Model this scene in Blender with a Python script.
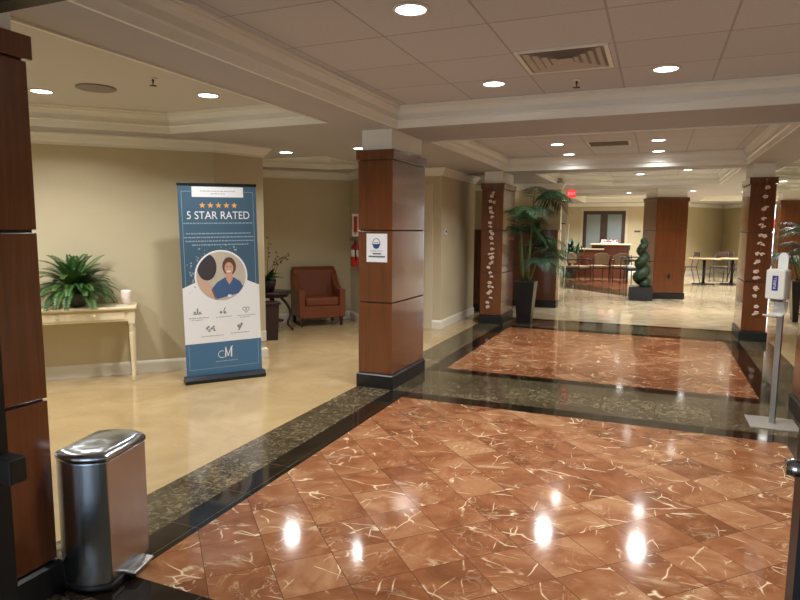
import bpy, bmesh, math, random
from math import sin, cos, pi, radians, sqrt, atan2
from mathutils import Vector, Matrix
from mathutils.geometry import tessellate_polygon

for o in list(bpy.data.objects):
    bpy.data.objects.remove(o)
S = bpy.context.scene
COL = S.collection
R = random.Random(11)

# ------------------------------------------------------------------ camera
FPX, YAW, PITCH, ROLL, CAMH = 608.2, 0.396898, 0.117039, 0.0063458, 1.55
cam = bpy.data.cameras.new('camera')
camo = bpy.data.objects.new('camera', cam)
COL.objects.link(camo)
fw = Vector((-sin(YAW) * cos(PITCH), cos(YAW) * cos(PITCH), -sin(PITCH)))
rt = Vector((cos(YAW), sin(YAW), 0))
up = rt.cross(fw)
rt2 = rt * cos(ROLL) + up * sin(ROLL)
up2 = -rt * sin(ROLL) + up * cos(ROLL)
camo.matrix_world = Matrix(((rt2.x, up2.x, -fw.x, 0), (rt2.y, up2.y, -fw.y, 0), (rt2.z, up2.z, -fw.z, CAMH), (0, 0, 0, 1)))
cam.sensor_width = 36
cam.lens = FPX / 800 * 36
cam.clip_start = 0.02
cam.clip_end = 200
S.camera = camo

# ------------------------------------------------------------------ world, exposure
W = bpy.data.worlds.new('world')
S.world = W
W.use_nodes = True
bgn = W.node_tree.nodes['Background']
bgn.inputs[0].default_value = (0.72, 0.84, 1.0, 1)
bgn.inputs[1].default_value = 4.0
S.view_settings.view_transform = 'Standard'
S.view_settings.look = 'None'
S.view_settings.gamma = 1
S.view_settings.exposure = 0.0
S.view_settings.use_curve_mapping = False
LAMP_W = 23.0          # power of one downlight
LAMP_COL = (1.0, 0.985, 0.96)
LAMP_SPREAD = math.radians(140)

# ------------------------------------------------------------------ helpers: colour and materials
def lin(c):
    out = []
    for v in c[:3]:
        v /= 255.0
        out.append(v / 12.92 if v <= 0.04045 else ((v + 0.055) / 1.055) ** 2.4)
    return (*out, 1.0)

class NT:
    def __init__(s, name):
        s.m = bpy.data.materials.new(name)
        s.m.use_nodes = True
        s.t = s.m.node_tree
        s.b = s.t.nodes['Principled BSDF']
        s.co = None
    def n(s, typ, **kw):
        nd = s.t.nodes.new(typ)
        for k, v in kw.items():
            if k in nd.bl_rna.properties.keys():
                setattr(nd, k, v)
        return nd
    def link(s, a, b):
        s.t.links.new(a, b)
    def put(s, sock, v):
        if hasattr(v, 'is_output'):
            s.link(v, sock)
        else:
            sock.default_value = v
    def math(s, op, a, b=0.0, c=None, clamp=False):
        nd = s.n('ShaderNodeMath', operation=op)
        nd.use_clamp = clamp
        s.put(nd.inputs[0], a)
        s.put(nd.inputs[1], b)
        if c is not None:
            s.put(nd.inputs[2], c)
        return nd.outputs[0]
    def mix(s, f, a, b):
        nd = s.n('ShaderNodeMix', data_type='RGBA')
        s.put(nd.inputs[0], f)
        s.put(nd.inputs[6], a)
        s.put(nd.inputs[7], b)
        return nd.outputs[2]
    def coords(s, world=False):
        if world:
            return s.n('ShaderNodeNewGeometry').outputs['Position']
        return s.n('ShaderNodeTexCoord').outputs['Object']
    def noise(s, vec, scale, detail=3, rough=0.5, dist=0.0):
        nd = s.n('ShaderNodeTexNoise')
        s.put(nd.inputs['Vector'], vec)
        s.put(nd.inputs['Scale'], scale)
        nd.inputs['Detail'].default_value = detail
        nd.inputs['Roughness'].default_value = rough
        nd.inputs['Distortion'].default_value = dist
        return nd
    def ramp(s, f, stops):
        nd = s.n('ShaderNodeValToRGB')
        e = nd.color_ramp.elements
        while len(e) < len(stops):
            e.new(0.5)
        for el, (p, c) in zip(e, stops):
            el.position = p
            el.color = c if len(c) == 4 else (*c, 1)
        s.put(nd.inputs[0], f)
        return nd.outputs[0]
    def mapping(s, vec, scale=(1, 1, 1), rot=(0, 0, 0)):
        nd = s.n('ShaderNodeMapping')
        s.put(nd.inputs['Vector'], vec)
        nd.inputs['Scale'].default_value = scale
        nd.inputs['Rotation'].default_value = rot
        return nd.outputs[0]
    def set(s, **kw):
        for k, v in kw.items():
            s.put(s.b.inputs[k.replace('_', ' ')], v)
    def bump(s, h, strength=0.2, dist=0.01):
        nd = s.n('ShaderNodeBump')
        nd.inputs['Strength'].default_value = strength
        nd.inputs['Distance'].default_value = dist
        s.link(h, nd.inputs['Height'])
        s.link(nd.outputs[0], s.b.inputs['Normal'])

MATS = {}
def mat(name, rgb, rough=0.5, metal=0.0, var=0.08, scale=8.0, bump=0.0, spec=0.5, coat=0.0):
    if name in MATS:
        return MATS[name]
    t = NT(name)
    c = lin(rgb)
    nz = t.noise(t.coords(), scale, 4)
    a = tuple(v * (1 - var) for v in c[:3]) + (1,)
    b = tuple(min(1, v * (1 + var)) for v in c[:3]) + (1,)
    t.put(t.b.inputs['Base Color'], t.mix(nz.outputs[0], a, b))
    t.set(Roughness=rough, Metallic=metal)
    t.b.inputs['Specular IOR Level'].default_value = spec
    t.b.inputs['Coat Weight'].default_value = coat
    t.b.inputs['Coat Roughness'].default_value = 0.08
    if bump:
        t.bump(nz.outputs[0], bump)
    MATS[name] = t.m
    return t.m

def emit(name, rgb, strength):
    if name in MATS:
        return MATS[name]
    t = NT(name)
    t.set(Base_Color=lin(rgb), Roughness=0.5)
    t.b.inputs['Emission Color'].default_value = lin(rgb)
    t.b.inputs['Emission Strength'].default_value = strength
    MATS[name] = t.m
    return t.m

def wood(name, dark, light, rough=0.25, coat=0.5):
    t = NT(name)
    co = t.coords()
    v = t.mapping(co, (14, 14, 1.1))
    n1 = t.noise(v, 1.6, 6, 0.62, 0.8)
    n2 = t.noise(t.mapping(co, (120, 120, 3)), 1.0, 3)
    n3 = t.noise(co, 1.3, 2)
    f = t.math('ADD', t.math('MULTIPLY', n1.outputs[0], 0.65), t.math('MULTIPLY', n2.outputs[0], 0.35))
    f = t.math('ADD', f, t.math('MULTIPLY', t.math('SUBTRACT', n3.outputs[0], 0.5), 0.5))
    t.put(t.b.inputs['Base Color'], t.ramp(f, [(0.2, lin(dark)), (0.8, lin(light))]))
    t.set(Roughness=rough)
    t.b.inputs['Coat Weight'].default_value = coat
    t.b.inputs['Coat Roughness'].default_value = 0.09
    t.bump(t.noise(t.mapping(co, (1.5, 1.5, 5)), 1.0, 2).outputs[0], 0.12, 0.02)
    return t.m

def tile_cells(t, x, y, size):
    """cell id noise + seam mask for square tiles of the given size"""
    ux = t.math('DIVIDE', x, size)
    uy = t.math('DIVIDE', y, size)
    fx, fy = t.math('FLOOR', ux), t.math('FLOOR', uy)
    cb = t.n('ShaderNodeCombineXYZ')
    t.link(fx, cb.inputs[0]); t.link(fy, cb.inputs[1])
    wn = t.n('ShaderNodeTexWhiteNoise')
    wn.noise_dimensions = '3D'
    t.link(cb.outputs[0], wn.inputs['Vector'])
    rx, ry = t.math('FRACT', ux), t.math('FRACT', uy)
    dx = t.math('ABSOLUTE', t.math('SUBTRACT', rx, 0.5))
    dy = t.math('ABSOLUTE', t.math('SUBTRACT', ry, 0.5))
    d = t.math('MAXIMUM', dx, dy)
    return wn, d

def veins(t, vec, scale, width, dist, mask_scale, mask_lo, mask_hi):
    n = t.noise(vec, scale, 3, 0.55, dist)
    a = t.math('ABSOLUTE', t.math('SUBTRACT', n.outputs[0], 0.5))
    v = t.math('SUBTRACT', 1.0, t.math('DIVIDE', a, width), clamp=True)
    m = t.noise(vec, mask_scale, 2)
    mk = t.n('ShaderNodeMapRange')
    t.link(m.outputs[0], mk.inputs[0])
    mk.inputs[1].default_value = mask_lo
    mk.inputs[2].default_value = mask_hi
    return t.math('MULTIPLY', v, mk.outputs[0])

def marble(name, stops, vein_col, tile, diag, seam_col, rough, vein_amt=1.0, seam=0.006, offx=0.0, offy=0.0, nscale=3.0, tilevar=0.35, fine=1.0, split=True):
    t = NT(name)
    pos = t.coords(world=True)
    sx = t.n('ShaderNodeSeparateXYZ')
    t.link(pos, sx.inputs[0])
    x, y = sx.outputs[0], sx.outputs[1]
    if diag:
        u = t.math('MULTIPLY', t.math('ADD', x, y), 0.70711)
        v = t.math('MULTIPLY', t.math('SUBTRACT', y, x), 0.70711)
    else:
        u, v = x, y
    u = t.math('ADD', u, 50 + offx)
    v = t.math('ADD', v, 50 + offy)
    wn, d = tile_cells(t, u, v, tile)
    sc = t.n('ShaderNodeVectorMath', operation='SCALE')
    t.link(wn.outputs['Color'], sc.inputs[0])
    sc.inputs['Scale'].default_value = 23.0 if split else 0.0
    ad = t.n('ShaderNodeVectorMath', operation='ADD')
    t.link(pos, ad.inputs[0]); t.link(sc.outputs[0], ad.inputs[1])
    p = ad.outputs[0]
    n1 = t.noise(p, nscale, 6, 0.6, 1.2)
    f = t.math('ADD', n1.outputs[0], t.math('MULTIPLY', t.math('SUBTRACT', wn.outputs['Value'], 0.5), tilevar))
    base = t.ramp(f, stops)
    st = t.mapping(p, (1.0, 2.6, 1), (0, 0, 0.5))
    def cracks(vec, scale, width, ms, lo, hi):
        jit = t.noise(vec, scale * 1.7, 2)
        ja = t.n('ShaderNodeVectorMath', operation='SCALE'); t.link(jit.outputs['Color'], ja.inputs[0]); ja.inputs['Scale'].default_value = 0.35 / scale
        jb = t.n('ShaderNodeVectorMath', operation='ADD'); t.link(vec, jb.inputs[0]); t.link(ja.outputs[0], jb.inputs[1])
        vo = t.n('ShaderNodeTexVoronoi', feature='DISTANCE_TO_EDGE'); t.link(jb.outputs[0], vo.inputs['Vector']); vo.inputs['Scale'].default_value = scale
        v = t.math('SUBTRACT', 1.0, t.math('DIVIDE', vo.outputs['Distance'], width), clamp=True)
        m = t.noise(vec, ms, 3)
        mk = t.n('ShaderNodeMapRange'); t.link(m.outputs[0], mk.inputs[0]); mk.inputs[1].default_value = lo; mk.inputs[2].default_value = hi
        return t.math('MULTIPLY', v, mk.outputs[0])
    v1 = cracks(st, 2.9 * fine, 0.024, 4.5 * fine, 0.52, 0.64)
    v2 = cracks(t.mapping(p, (2.2, 1.0, 1), (0, 0, -0.35)), 4.2 * fine, 0.024, 6.0 * fine, 0.55, 0.65)
    v3 = veins(t, p, 9.0 * fine, 0.02, 1.2, 3.0 * fine, 0.5, 0.66)
    vv = t.math('MAXIMUM', v1, t.math('MAXIMUM', v2, t.math('MULTIPLY', v3, 0.3)))
    pa = t.noise(st, 3.2 * fine, 5, 0.7, 0.6)
    pm = t.n('ShaderNodeMapRange'); t.link(pa.outputs[0], pm.inputs[0]); pm.inputs[1].default_value = 0.60; pm.inputs[2].default_value = 0.72; pm.inputs[4].default_value = 0.38
    vv = t.math('MAXIMUM', vv, pm.outputs[0])
    vv = t.math('MULTIPLY', vv, vein_amt, clamp=True)
    c = t.mix(vv, base, lin(vein_col))
    sm = t.math('GREATER_THAN', d, 0.5 - seam / 2 / tile)
    c = t.mix(sm, c, lin(seam_col))
    t.put(t.b.inputs['Base Color'], c)
    t.set(Roughness=rough)
    t.b.inputs['Specular IOR Level'].default_value = 0.6
    n4 = t.noise(pos, 1.7, 2)
    t.bump(n4.outputs[0], 0.02, 0.02)
    return t.m

def paint(name, rgb, rough=0.7, bump=0.05):
    return mat(name, rgb, rough, 0, 0.04, 2.5, bump)

M = {}
M['wall'] = paint('wall_paint', (202, 190, 158), 0.65)
M['trim'] = paint('trim_paint', (213, 202, 178), 0.4, 0.0)
M['base'] = paint('baseboard_paint', (234, 230, 216), 0.35, 0.0)
M['crown'] = paint('crown_paint', (234, 234, 226), 0.4, 0.0)
M['soffit'] = paint('soffit_paint', (178, 175, 176), 0.7)
M['wood'] = wood('column_veneer', (80, 41, 19), (118, 64, 30), 0.2)
M['wood_dark'] = wood('half_wall_veneer', (88, 50, 30), (124, 70, 40))
M['plinth'] = mat('plinth_black', (22, 23, 25), 0.35, 0, 0.2, 6)
M['reveal'] = mat('reveal_black', (22, 15, 12), 0.6)
M['black'] = mat('black_metal', (22, 24, 26), 0.4, 0.2)
M['blackp'] = mat('black_plastic', (28, 28, 30), 0.45)
M['steel'] = None
M['white'] = mat('white_plastic', (225, 226, 222), 0.35)
M['dwhite'] = mat('off_white', (222, 216, 204), 0.5)
M['chrome'] = mat('chrome', (200, 200, 200), 0.15, 1.0)
M['leaf'] = mat('leaf_green', (70, 108, 50), 0.45, 0, 0.4, 30)
M['leafd'] = mat('leaf_dark_green', (48, 84, 42), 0.45, 0, 0.4, 20)
M['stem'] = mat('cane_green', (86, 104, 52), 0.5, 0, 0.3, 20)
M['cream'] = mat('cream_lacquer', (230, 217, 182), 0.38, 0, 0.05, 6)
M['leather'] = mat('brown_leather', (112, 58, 32), 0.42, 0, 0.18, 22, 0.12)
M['darkwood'] = mat('espresso_wood', (46, 30, 30), 0.35, 0, 0.25, 10)

def steel_mat(name, rgb, sx, rough=0.28):
    t = NT(name)
    n = t.noise(t.mapping(t.coords(), sx), 1.0, 4)
    c = lin(rgb)
    t.put(t.b.inputs['Base Color'], t.mix(n.outputs[0], tuple(v * .8 for v in c[:3]) + (1,), c))
    t.set(Metallic=1.0, Roughness=rough)
    t.b.inputs['Anisotropic'].default_value = 0.5
    w_ = t.noise(t.mapping(t.coords(), (9, 9, 0.7)), 1.0, 2)
    t.bump(w_.outputs[0], 0.35, 0.02)
    return t.m
M['steel'] = steel_mat('brushed_steel', (188, 196, 204), (60, 60, 1.2), 0.24)

def ceiling_mat():
    t = NT('ceiling_tiles')
    pos = t.coords(world=True)
    sx = t.n('ShaderNodeSeparateXYZ')
    t.link(pos, sx.inputs[0])
    u = t.math('ADD', sx.outputs[0], 61 + 0.90 + 0.305 - 0.305)
    v = t.math('ADD', sx.outputs[1], 61 - 2.73 - 0.0)
    wn, d = tile_cells(t, u, v, 0.61)
    seam = t.math('GREATER_THAN', d, 0.5 - 0.0105)
    n = t.noise(pos, 60, 3)
    base = t.mix(n.outputs[0], lin((194, 194, 198)), lin((212, 212, 216)))
    var = t.math('MULTIPLY', wn.outputs['Value'], 0.22)
    base = t.mix(var, base, lin((176, 175, 178)))
    t.put(t.b.inputs['Base Color'], t.mix(t.math('MULTIPLY', seam, 0.45), base, lin((112, 104, 98))))
    t.set(Roughness=0.8)
    t.bump(n.outputs[0], 0.08, 0.003)
    return t.m
M['tiles'] = ceiling_mat()

M['rose'] = marble('rose_marble', [(0.28, lin((110, 67, 42))), (0.5, lin((137, 88, 57))), (0.72, lin((162, 120, 86)))], (226, 206, 172), 0.29, True, (92, 58, 40), 0.095,
                   offx=0.0, offy=0.1, vein_amt=1.0, seam=0.004, tilevar=0.22, fine=0.75)
M['green'] = marble('green_marble', [(0.32, lin((46, 39, 29))), (0.52, lin((78, 68, 50))), (0.72, lin((134, 121, 94)))], (176, 166, 140), 0.44, False, (40, 34, 26), 0.1,
                    nscale=24.0, vein_amt=0.45, tilevar=0.12, fine=4.0, offx=0.1)
M['blackm'] = marble('black_marble', [(0.4, lin((24, 19, 15))), (0.7, lin((34, 27, 21)))], (60, 52, 44), 0.44, False, (84, 74, 60), 0.07, vein_amt=0.15, seam=0.004, offx=0.1)
M['beige'] = marble('beige_marble', [(0.25, lin((160, 136, 98))), (0.52, lin((175, 151, 110))), (0.8, lin((190, 168, 128)))], (222, 200, 156), 0.45, True, (172, 148, 108), 0.11,
                    vein_amt=0.2, tilevar=0.03, nscale=1.6, seam=0.002, split=False)
M['creamm'] = marble('cream_marble', [(0.3, lin((176, 158, 126))), (0.52, lin((196, 178, 146))), (0.72, lin((212, 198, 168)))], (222, 210, 182), 0.45, True, (160, 142, 112), 0.08,
                     vein_amt=0.3, tilevar=0.2, nscale=2.0, seam=0.004)

# ------------------------------------------------------------------ helpers: geometry
class MB:
    def __init__(s):
        s.v, s.f, s.mi, s.sm = [], [], [], []
        s.T = Matrix.Identity(4)
        s.cur = 0
        s.smooth = False
    def add(s, vs, fs, smooth=None):
        o = len(s.v)
        s.v += [tuple(s.T @ Vector(p)) for p in vs]
        for f in fs:
            s.f.append(tuple(i + o for i in f))
            s.mi.append(s.cur)
            s.sm.append(s.smooth if smooth is None else smooth)
        return s
    def box(s, x0, x1, y0, y1, z0, z1):
        vs = [(x0, y0, z0), (x1, y0, z0), (x1, y1, z0), (x0, y1, z0), (x0, y0, z1), (x1, y0, z1), (x1, y1, z1), (x0, y1, z1)]
        return s.add(vs, [(0, 3, 2, 1), (4, 5, 6, 7), (0, 1, 5, 4), (1, 2, 6, 5), (2, 3, 7, 6), (3, 0, 4, 7)])
    def frustum(s, x0, x1, y0, y1, z0, X0, X1, Y0, Y1, z1):
        vs = [(x0, y0, z0), (x1, y0, z0), (x1, y1, z0), (x0, y1, z0), (X0, Y0, z1), (X1, Y0, z1), (X1, Y1, z1), (X0, Y1, z1)]
        return s.add(vs, [(0, 3, 2, 1), (4, 5, 6, 7), (0, 1, 5, 4), (1, 2, 6, 5), (2, 3, 7, 6), (3, 0, 4, 7)])
    def quad(s, a, b, c, d):
        return s.add([a, b, c, d], [(0, 1, 2, 3)])
    def lathe(s, prof, seg=24, c=(0, 0, 0)):
        vs, fs = [], []
        n = len(prof)
        for i in range(seg):
            a = 2 * pi * i / seg
            for r, z in prof:
                vs.append((c[0] + r * cos(a), c[1] + r * sin(a), c[2] + z))
        for i in range(seg):
            j = (i + 1) % seg
            for k in range(n - 1):
                fs.append((i * n + k, j * n + k, j * n + k + 1, i * n + k + 1))
        if prof[0][0] > 1e-5:
            fs.append(tuple(i * n for i in reversed(range(seg))))
        if prof[-1][0] > 1e-5:
            fs.append(tuple(i * n + n - 1 for i in range(seg)))
        return s.add(vs, fs, True)
    def tube(s, pts, r, seg=8, r1=None, flat=1.0):
        pts = [Vector(p) for p in pts]
        n = len(pts)
        vs, fs = [], []
        prev = None
        for i, p in enumerate(pts):
            d = (pts[min(i + 1, n - 1)] - pts[max(i - 1, 0)]).normalized()
            if prev is None:
                ref = Vector((0, 0, 1)) if abs(d.z) < 0.9 else Vector((1, 0, 0))
                a = d.cross(ref).normalized()
            else:
                a = (prev - d * prev.dot(d)).normalized()
            prev = a
            b = d.cross(a)
            rr = r if r1 is None else r + (r1 - r) * i / (n - 1)
            for k in range(seg):
                t = 2 * pi * k / seg
                vs.append(tuple(p + a * (rr * cos(t)) + b * (rr * sin(t) * flat)))
        for i in range(n - 1):
            for k in range(seg):
                l = (k + 1) % seg
                fs.append((i * seg + k, i * seg + l, (i + 1) * seg + l, (i + 1) * seg + k))
        fs.append(tuple(reversed(range(seg))))
        fs.append(tuple((n - 1) * seg + k for k in range(seg)))
        return s.add(vs, fs, True)
    def prism(s, poly, z0, z1, plane='xy'):
        """poly CCW in 2-D extruded; plane xz extrudes along y, yz along x"""
        n = len(poly)
        def P(a, b, c):
            return {'xy': (a, b, c), 'xz': (a, c, b), 'yz': (c, a, b)}[plane]
        vs = [P(a, b, z0) for a, b in poly] + [P(a, b, z1) for a, b in poly]
        fs = [tuple(reversed(range(n))), tuple(range(n, 2 * n))]
        for i in range(n):
            j = (i + 1) % n
            fs.append((i, j, n + j, n + i))
        return s.add(vs, fs)
    def sphere(s, c, r, sx=1, sy=1, sz=1, seg=12, rings=8):
        prof = [(r * sin(pi * k / rings), -r * cos(pi * k / rings)) for k in range(rings + 1)]
        vs, fs = [], []
        n = rings + 1
        for i in range(seg):
            a = 2 * pi * i / seg
            for q, z in prof:
                vs.append((c[0] + q * cos(a) * sx, c[1] + q * sin(a) * sy, c[2] + z * sz))
        for i in range(seg):
            j = (i + 1) % seg
            for k in range(n - 1):
                fs.append((i * n + k, j * n + k, j * n + k + 1, i * n + k + 1))
        return s.add(vs, fs, True)
    def build(s, name, mats, parent=None, loc=None, rotz=0.0, bevel=0.0, bseg=2, recalc=True):
        me = bpy.data.meshes.new(name)
        me.from_pydata(s.v, [], s.f)
        if not isinstance(mats, (list, tuple)):
            mats = [mats]
        for m in mats:
            me.materials.append(m)
        for p, mi, sm in zip(me.polygons, s.mi, s.sm):
            p.material_index = mi
            p.use_smooth = sm
        if recalc:
            bm = bmesh.new()
            bm.from_mesh(me)
            bmesh.ops.remove_doubles(bm, verts=bm.verts, dist=1e-5)
            bmesh.ops.recalc_face_normals(bm, faces=bm.faces)
            bm.to_mesh(me)
            bm.free()
        me.update()
        o = bpy.data.objects.new(name, me)
        COL.objects.link(o)
        if parent:
            o.parent = parent
        if loc:
            o.location = loc
        o.rotation_euler = (0, 0, rotz)
        if bevel:
            md = o.modifiers.new('bevel', 'BEVEL')
            md.width = bevel
            md.segments = bseg
            md.limit_method = 'ANGLE'
            md.angle_limit = radians(40)
        return o

def thing(name, label, cat, loc=(0, 0, 0), rotz=0.0, group=None):
    o = bpy.data.objects.new(name, None)
    o.empty_display_size = 0.1
    COL.objects.link(o)
    o.location = loc
    o.rotation_euler = (0, 0, rotz)
    o['label'] = label
    o['category'] = cat
    if group:
        o['group'] = group
    return o

def tag(o, label, cat, group=None):
    o['label'] = label
    o['category'] = cat
    if group:
        o['group'] = group
    return o

def struct(o):
    o['kind'] = 'structure'
    return o

def dup(root, loc, rotz, label, group=None):
    r = root.copy()
    COL.objects.link(r)
    r.location = loc
    r.rotation_euler = (0, 0, rotz)
    r['label'] = label
    if group:
        r['group'] = group
    for ch in list(root.children):
        c = ch.copy()
        COL.objects.link(c)
        c.parent = r
        for g in ch.children:
            d = g.copy()
            COL.objects.link(d)
            d.parent = c
    return r

def text(name, body, size, mtl, parent, loc, align='CENTER', rot=(pi / 2, 0, 0), ext=0.0005, off=0.0, sx=1.0):
    cu = bpy.data.curves.new(name, 'FONT')
    cu.body = body
    cu.size = size
    cu.align_x = align
    cu.align_y = 'CENTER'
    cu.extrude = ext
    cu.offset = off
    tmp = bpy.data.objects.new(name + '_curve', cu)
    COL.objects.link(tmp)
    dg_ = bpy.context.evaluated_depsgraph_get()
    me = bpy.data.meshes.new_from_object(tmp.evaluated_get(dg_))
    bpy.data.objects.remove(tmp)
    bpy.data.curves.remove(cu)
    me.materials.clear()
    me.materials.append(mtl)
    o = bpy.data.objects.new(name, me)
    COL.objects.link(o)
    o.parent = parent
    o.location = loc
    o.rotation_euler = rot
    o.scale = (sx, 1, 1)
    return o

# ------------------------------------------------------------------ layout constants
ZS, ZC = 2.47, 2.65          # soffit and coffer ceiling heights
XL0, XL1 = -2.66, -2.28      # left column line
XR0, XR1 = 1.15, 1.53        # right column line
YC = [0.83, 5.26, 9.72]      # front faces of the columns
CD = 0.88                    # column depth

# ------------------------------------------------------------------ floor
fl = MB()
xs = [-9, XL0, -2.29, -2.10, 0.95, 1.14, XR1, 6.0]
ys = [-3.0, 0.80, 1.71, 1.90, 5.07, 5.26, 6.17, 6.36, 9.51, 9.70, 10.45, 10.62, 30.0]
RO, GR, BK, BE, CR = 0, 1, 2, 3, 4
def cell(i, j):
    far = j >= 11
    if far: return CR
    if j == 10: return BK if 0 < i < 6 else BE
    if i == 0 or i == 6: return BE
    if i in (1, 5): return GR
    row = {0: GR, 1: GR, 2: BK, 3: RO, 4: BK, 5: GR, 6: BK, 7: RO, 8: BK, 9: GR}[j]
    if i in (2, 4):
        return GR if row == GR else BK
    return row
for j in range(len(ys) - 1):
    for i in range(len(xs) - 1):
        fl.cur = cell(i, j)
        fl.quad((xs[i], ys[j], 0), (xs[i + 1], ys[j], 0), (xs[i + 1], ys[j + 1], 0), (xs[i], ys[j + 1], 0))
# rose inlay with a dark diagonal border in the lounge at the back
def inlay(poly, mi, z):
    fl.cur = mi
    n = len(poly)
    fl.add([(x, y, z) for x, y in poly], [tuple(range(n))])
inlay([(-3.4, 17.75), (-0.35, 15.0), (-0.35, 21.0), (-3.4, 21.0)], GR, 0.0010)
inlay([(-3.1, 19.0), (-0.55, 16.55), (-0.55, 20.3), (-3.1, 20.3)], RO, 0.0020)
struct(fl.build('floor', [M['rose'], M['green'], M['blackm'], M['beige'], M['creamm']], recalc=False))

# ------------------------------------------------------------------ ceiling with coffers
coffers = [
    [(-2.24, 1.74), (1.09, 1.74), (1.09, 5.24), (-2.24, 5.24)],
    [(-2.24, 6.20), (1.09, 6.20), (1.09, 9.68), (-2.24, 9.68)],
    [(-1.9, 10.3), (1.09, 10.3), (1.09, 13.6), (-0.9, 13.6), (-1.9, 12.6)],
    [(-2.6, 15.6), (-1.8, 14.8), (-0.2, 14.8), (0.3, 15.3), (0.3, 15.9), (-2.6, 15.9)],
    [(-2.3, 17.4), (0.6, 17.4), (0.6, 21.6), (-2.3, 21.6)],
    [(-2.70, 1.9), (-2.70, 4.76), (-4.45, 4.76), (-5.75, 3.46), (-5.75, 1.9)],
    [(-5.75, 7.0), (-4.0, 7.0), (-4.0, 8.15), (-4.35, 8.50), (-4.75, 8.50), (-5.75, 7.50)],
    [(1.65, 1.74), (3.9, 1.74), (3.9, 5.24), (1.65, 5.24)],
    [(1.65, 6.20), (3.9, 6.20), (3.9, 9.68), (1.65, 9.68)],
    [(1.65, 10.3), (3.9, 10.3), (3.9, 12.9), (2.2, 12.9), (1.65, 12.35)],
    [(2.2, 14.2), (3.9, 14.2), (3.9, 16.9), (2.8, 16.9), (2.2, 16.3)],
    [(1.2, 18.6), (3.9, 18.6), (3.9, 21.4), (1.2, 21.4)],
]
def ccw(p):
    a = sum(p[i][0] * p[(i + 1) % len(p)][1] - p[(i + 1) % len(p)][0] * p[i][1] for i in range(len(p)))
    return p if a > 0 else list(reversed(p))
coffers = [ccw(c) for c in coffers]
cl = MB()
outer = [(-9, -3.0), (6, -3.0), (6, 30), (-9, 30)]
loops = [[Vector((x, y, 0)) for x, y in outer]] + [[Vector((x, y, 0)) for x, y in reversed(c)] for c in coffers]
flat = [p for l in loops for p in l]
tris = tessellate_polygon(loops)
cl.cur = 0
cl.add([(p.x, p.y, ZS) for p in flat], [tuple(t) for t in tris])
for c in coffers:
    n = len(c)
    cl.cur = 2 if c[0][0] < -2.69 or c[1][0] < -2.69 and c[0][1] < 9 else 1
    cl.add([(x, y, ZC) for x, y in c], [tuple(reversed(range(n)))])
    cl.cur = 0
    for i in range(n):
        a, b = c[i], c[(i + 1) % n]
        cl.quad((a[0], a[1], ZS), (b[0], b[1], ZS), (b[0], b[1], ZC), (a[0], a[1], ZC))
# closed slab above so nothing leaks in
cl.cur = 0
cl.quad((-9, -3, 2.8), (6, -3, 2.8), (6, 30, 2.8), (-9, 30, 2.8))
struct(cl.build('ceiling', [M['soffit'], M['tiles'], paint('plain_ceiling', (200, 196, 188), 0.8)], recalc=False))

def offset_path(path, d, closed):
    n = len(path)
    out = []
    for i in range(n):
        p = Vector(path[i])
        if closed or 0 < i < n - 1:
            e0 = (p - Vector(path[i - 1])).normalized()
            e1 = (Vector(path[(i + 1) % n]) - p).normalized()
            n0, n1 = Vector((-e0.y, e0.x)), Vector((-e1.y, e1.x))
            m = (n0 + n1)
            m = m / max(0.2, (1 + n0.dot(n1)))
        else:
            e = (Vector(path[1]) - p).normalized() if i == 0 else (p - Vector(path[i - 1])).normalized()
            m = Vector((-e.y, e.x))
        out.append(p + m * d)
    return out
def sweep(mb, path, prof, closed):
    """profile points are (offset to the left of the path, z)"""
    rings = [offset_path(path, d, closed) for d, z in prof]
    n, k = len(path), len(prof)
    vs = [(rings[a][i].x, rings[a][i].y, prof[a][1]) for i in range(n) for a in range(k)]
    fs = []
    for i in range(n if closed else n - 1):
        j = (i + 1) % n
        for a in range(k - 1):
            fs.append((i * k + a, j * k + a, j * k + a + 1, i * k + a + 1))
    if not closed:
        fs.append(tuple(range(k)))
        fs.append(tuple((n - 1) * k + a for a in reversed(range(k))))
    mb.add(vs, fs)
CROWN = [(-0.035, ZS - 0.0), (-0.035, ZS - 0.012), (0.006, ZS - 0.012), (0.012, ZS + 0.035), (0.022, ZS + 0.04), (0.022, ZS + 0.052), (0.034, ZS + 0.058),
         (0.042, ZS + 0.09), (0.062, ZS + 0.125), (0.085, ZS + 0.145), (0.085, ZS + 0.158), (0.1, ZS + 0.162), (0.1, ZC)]
CROWN = [(-0.014, ZS), (-0.014, ZS - 0.012), (0.006, ZS - 0.012), (0.006, ZS + 0.045), (0.026, ZS + 0.052), (0.026, ZS + 0.066), (0.012, ZS + 0.070), (0.014, ZS + 0.105), (0.030, ZS + 0.135), (0.048, ZS + 0.148), (0.048, ZS + 0.162), (0.058, ZS + 0.166), (0.058, ZC)]
tn = 0
for c in coffers:
    tn += 1
    mb = MB()
    sweep(mb, c, CROWN, True)
    struct(mb.build('trim_%d' % tn, M['crown'], recalc=False))

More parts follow.
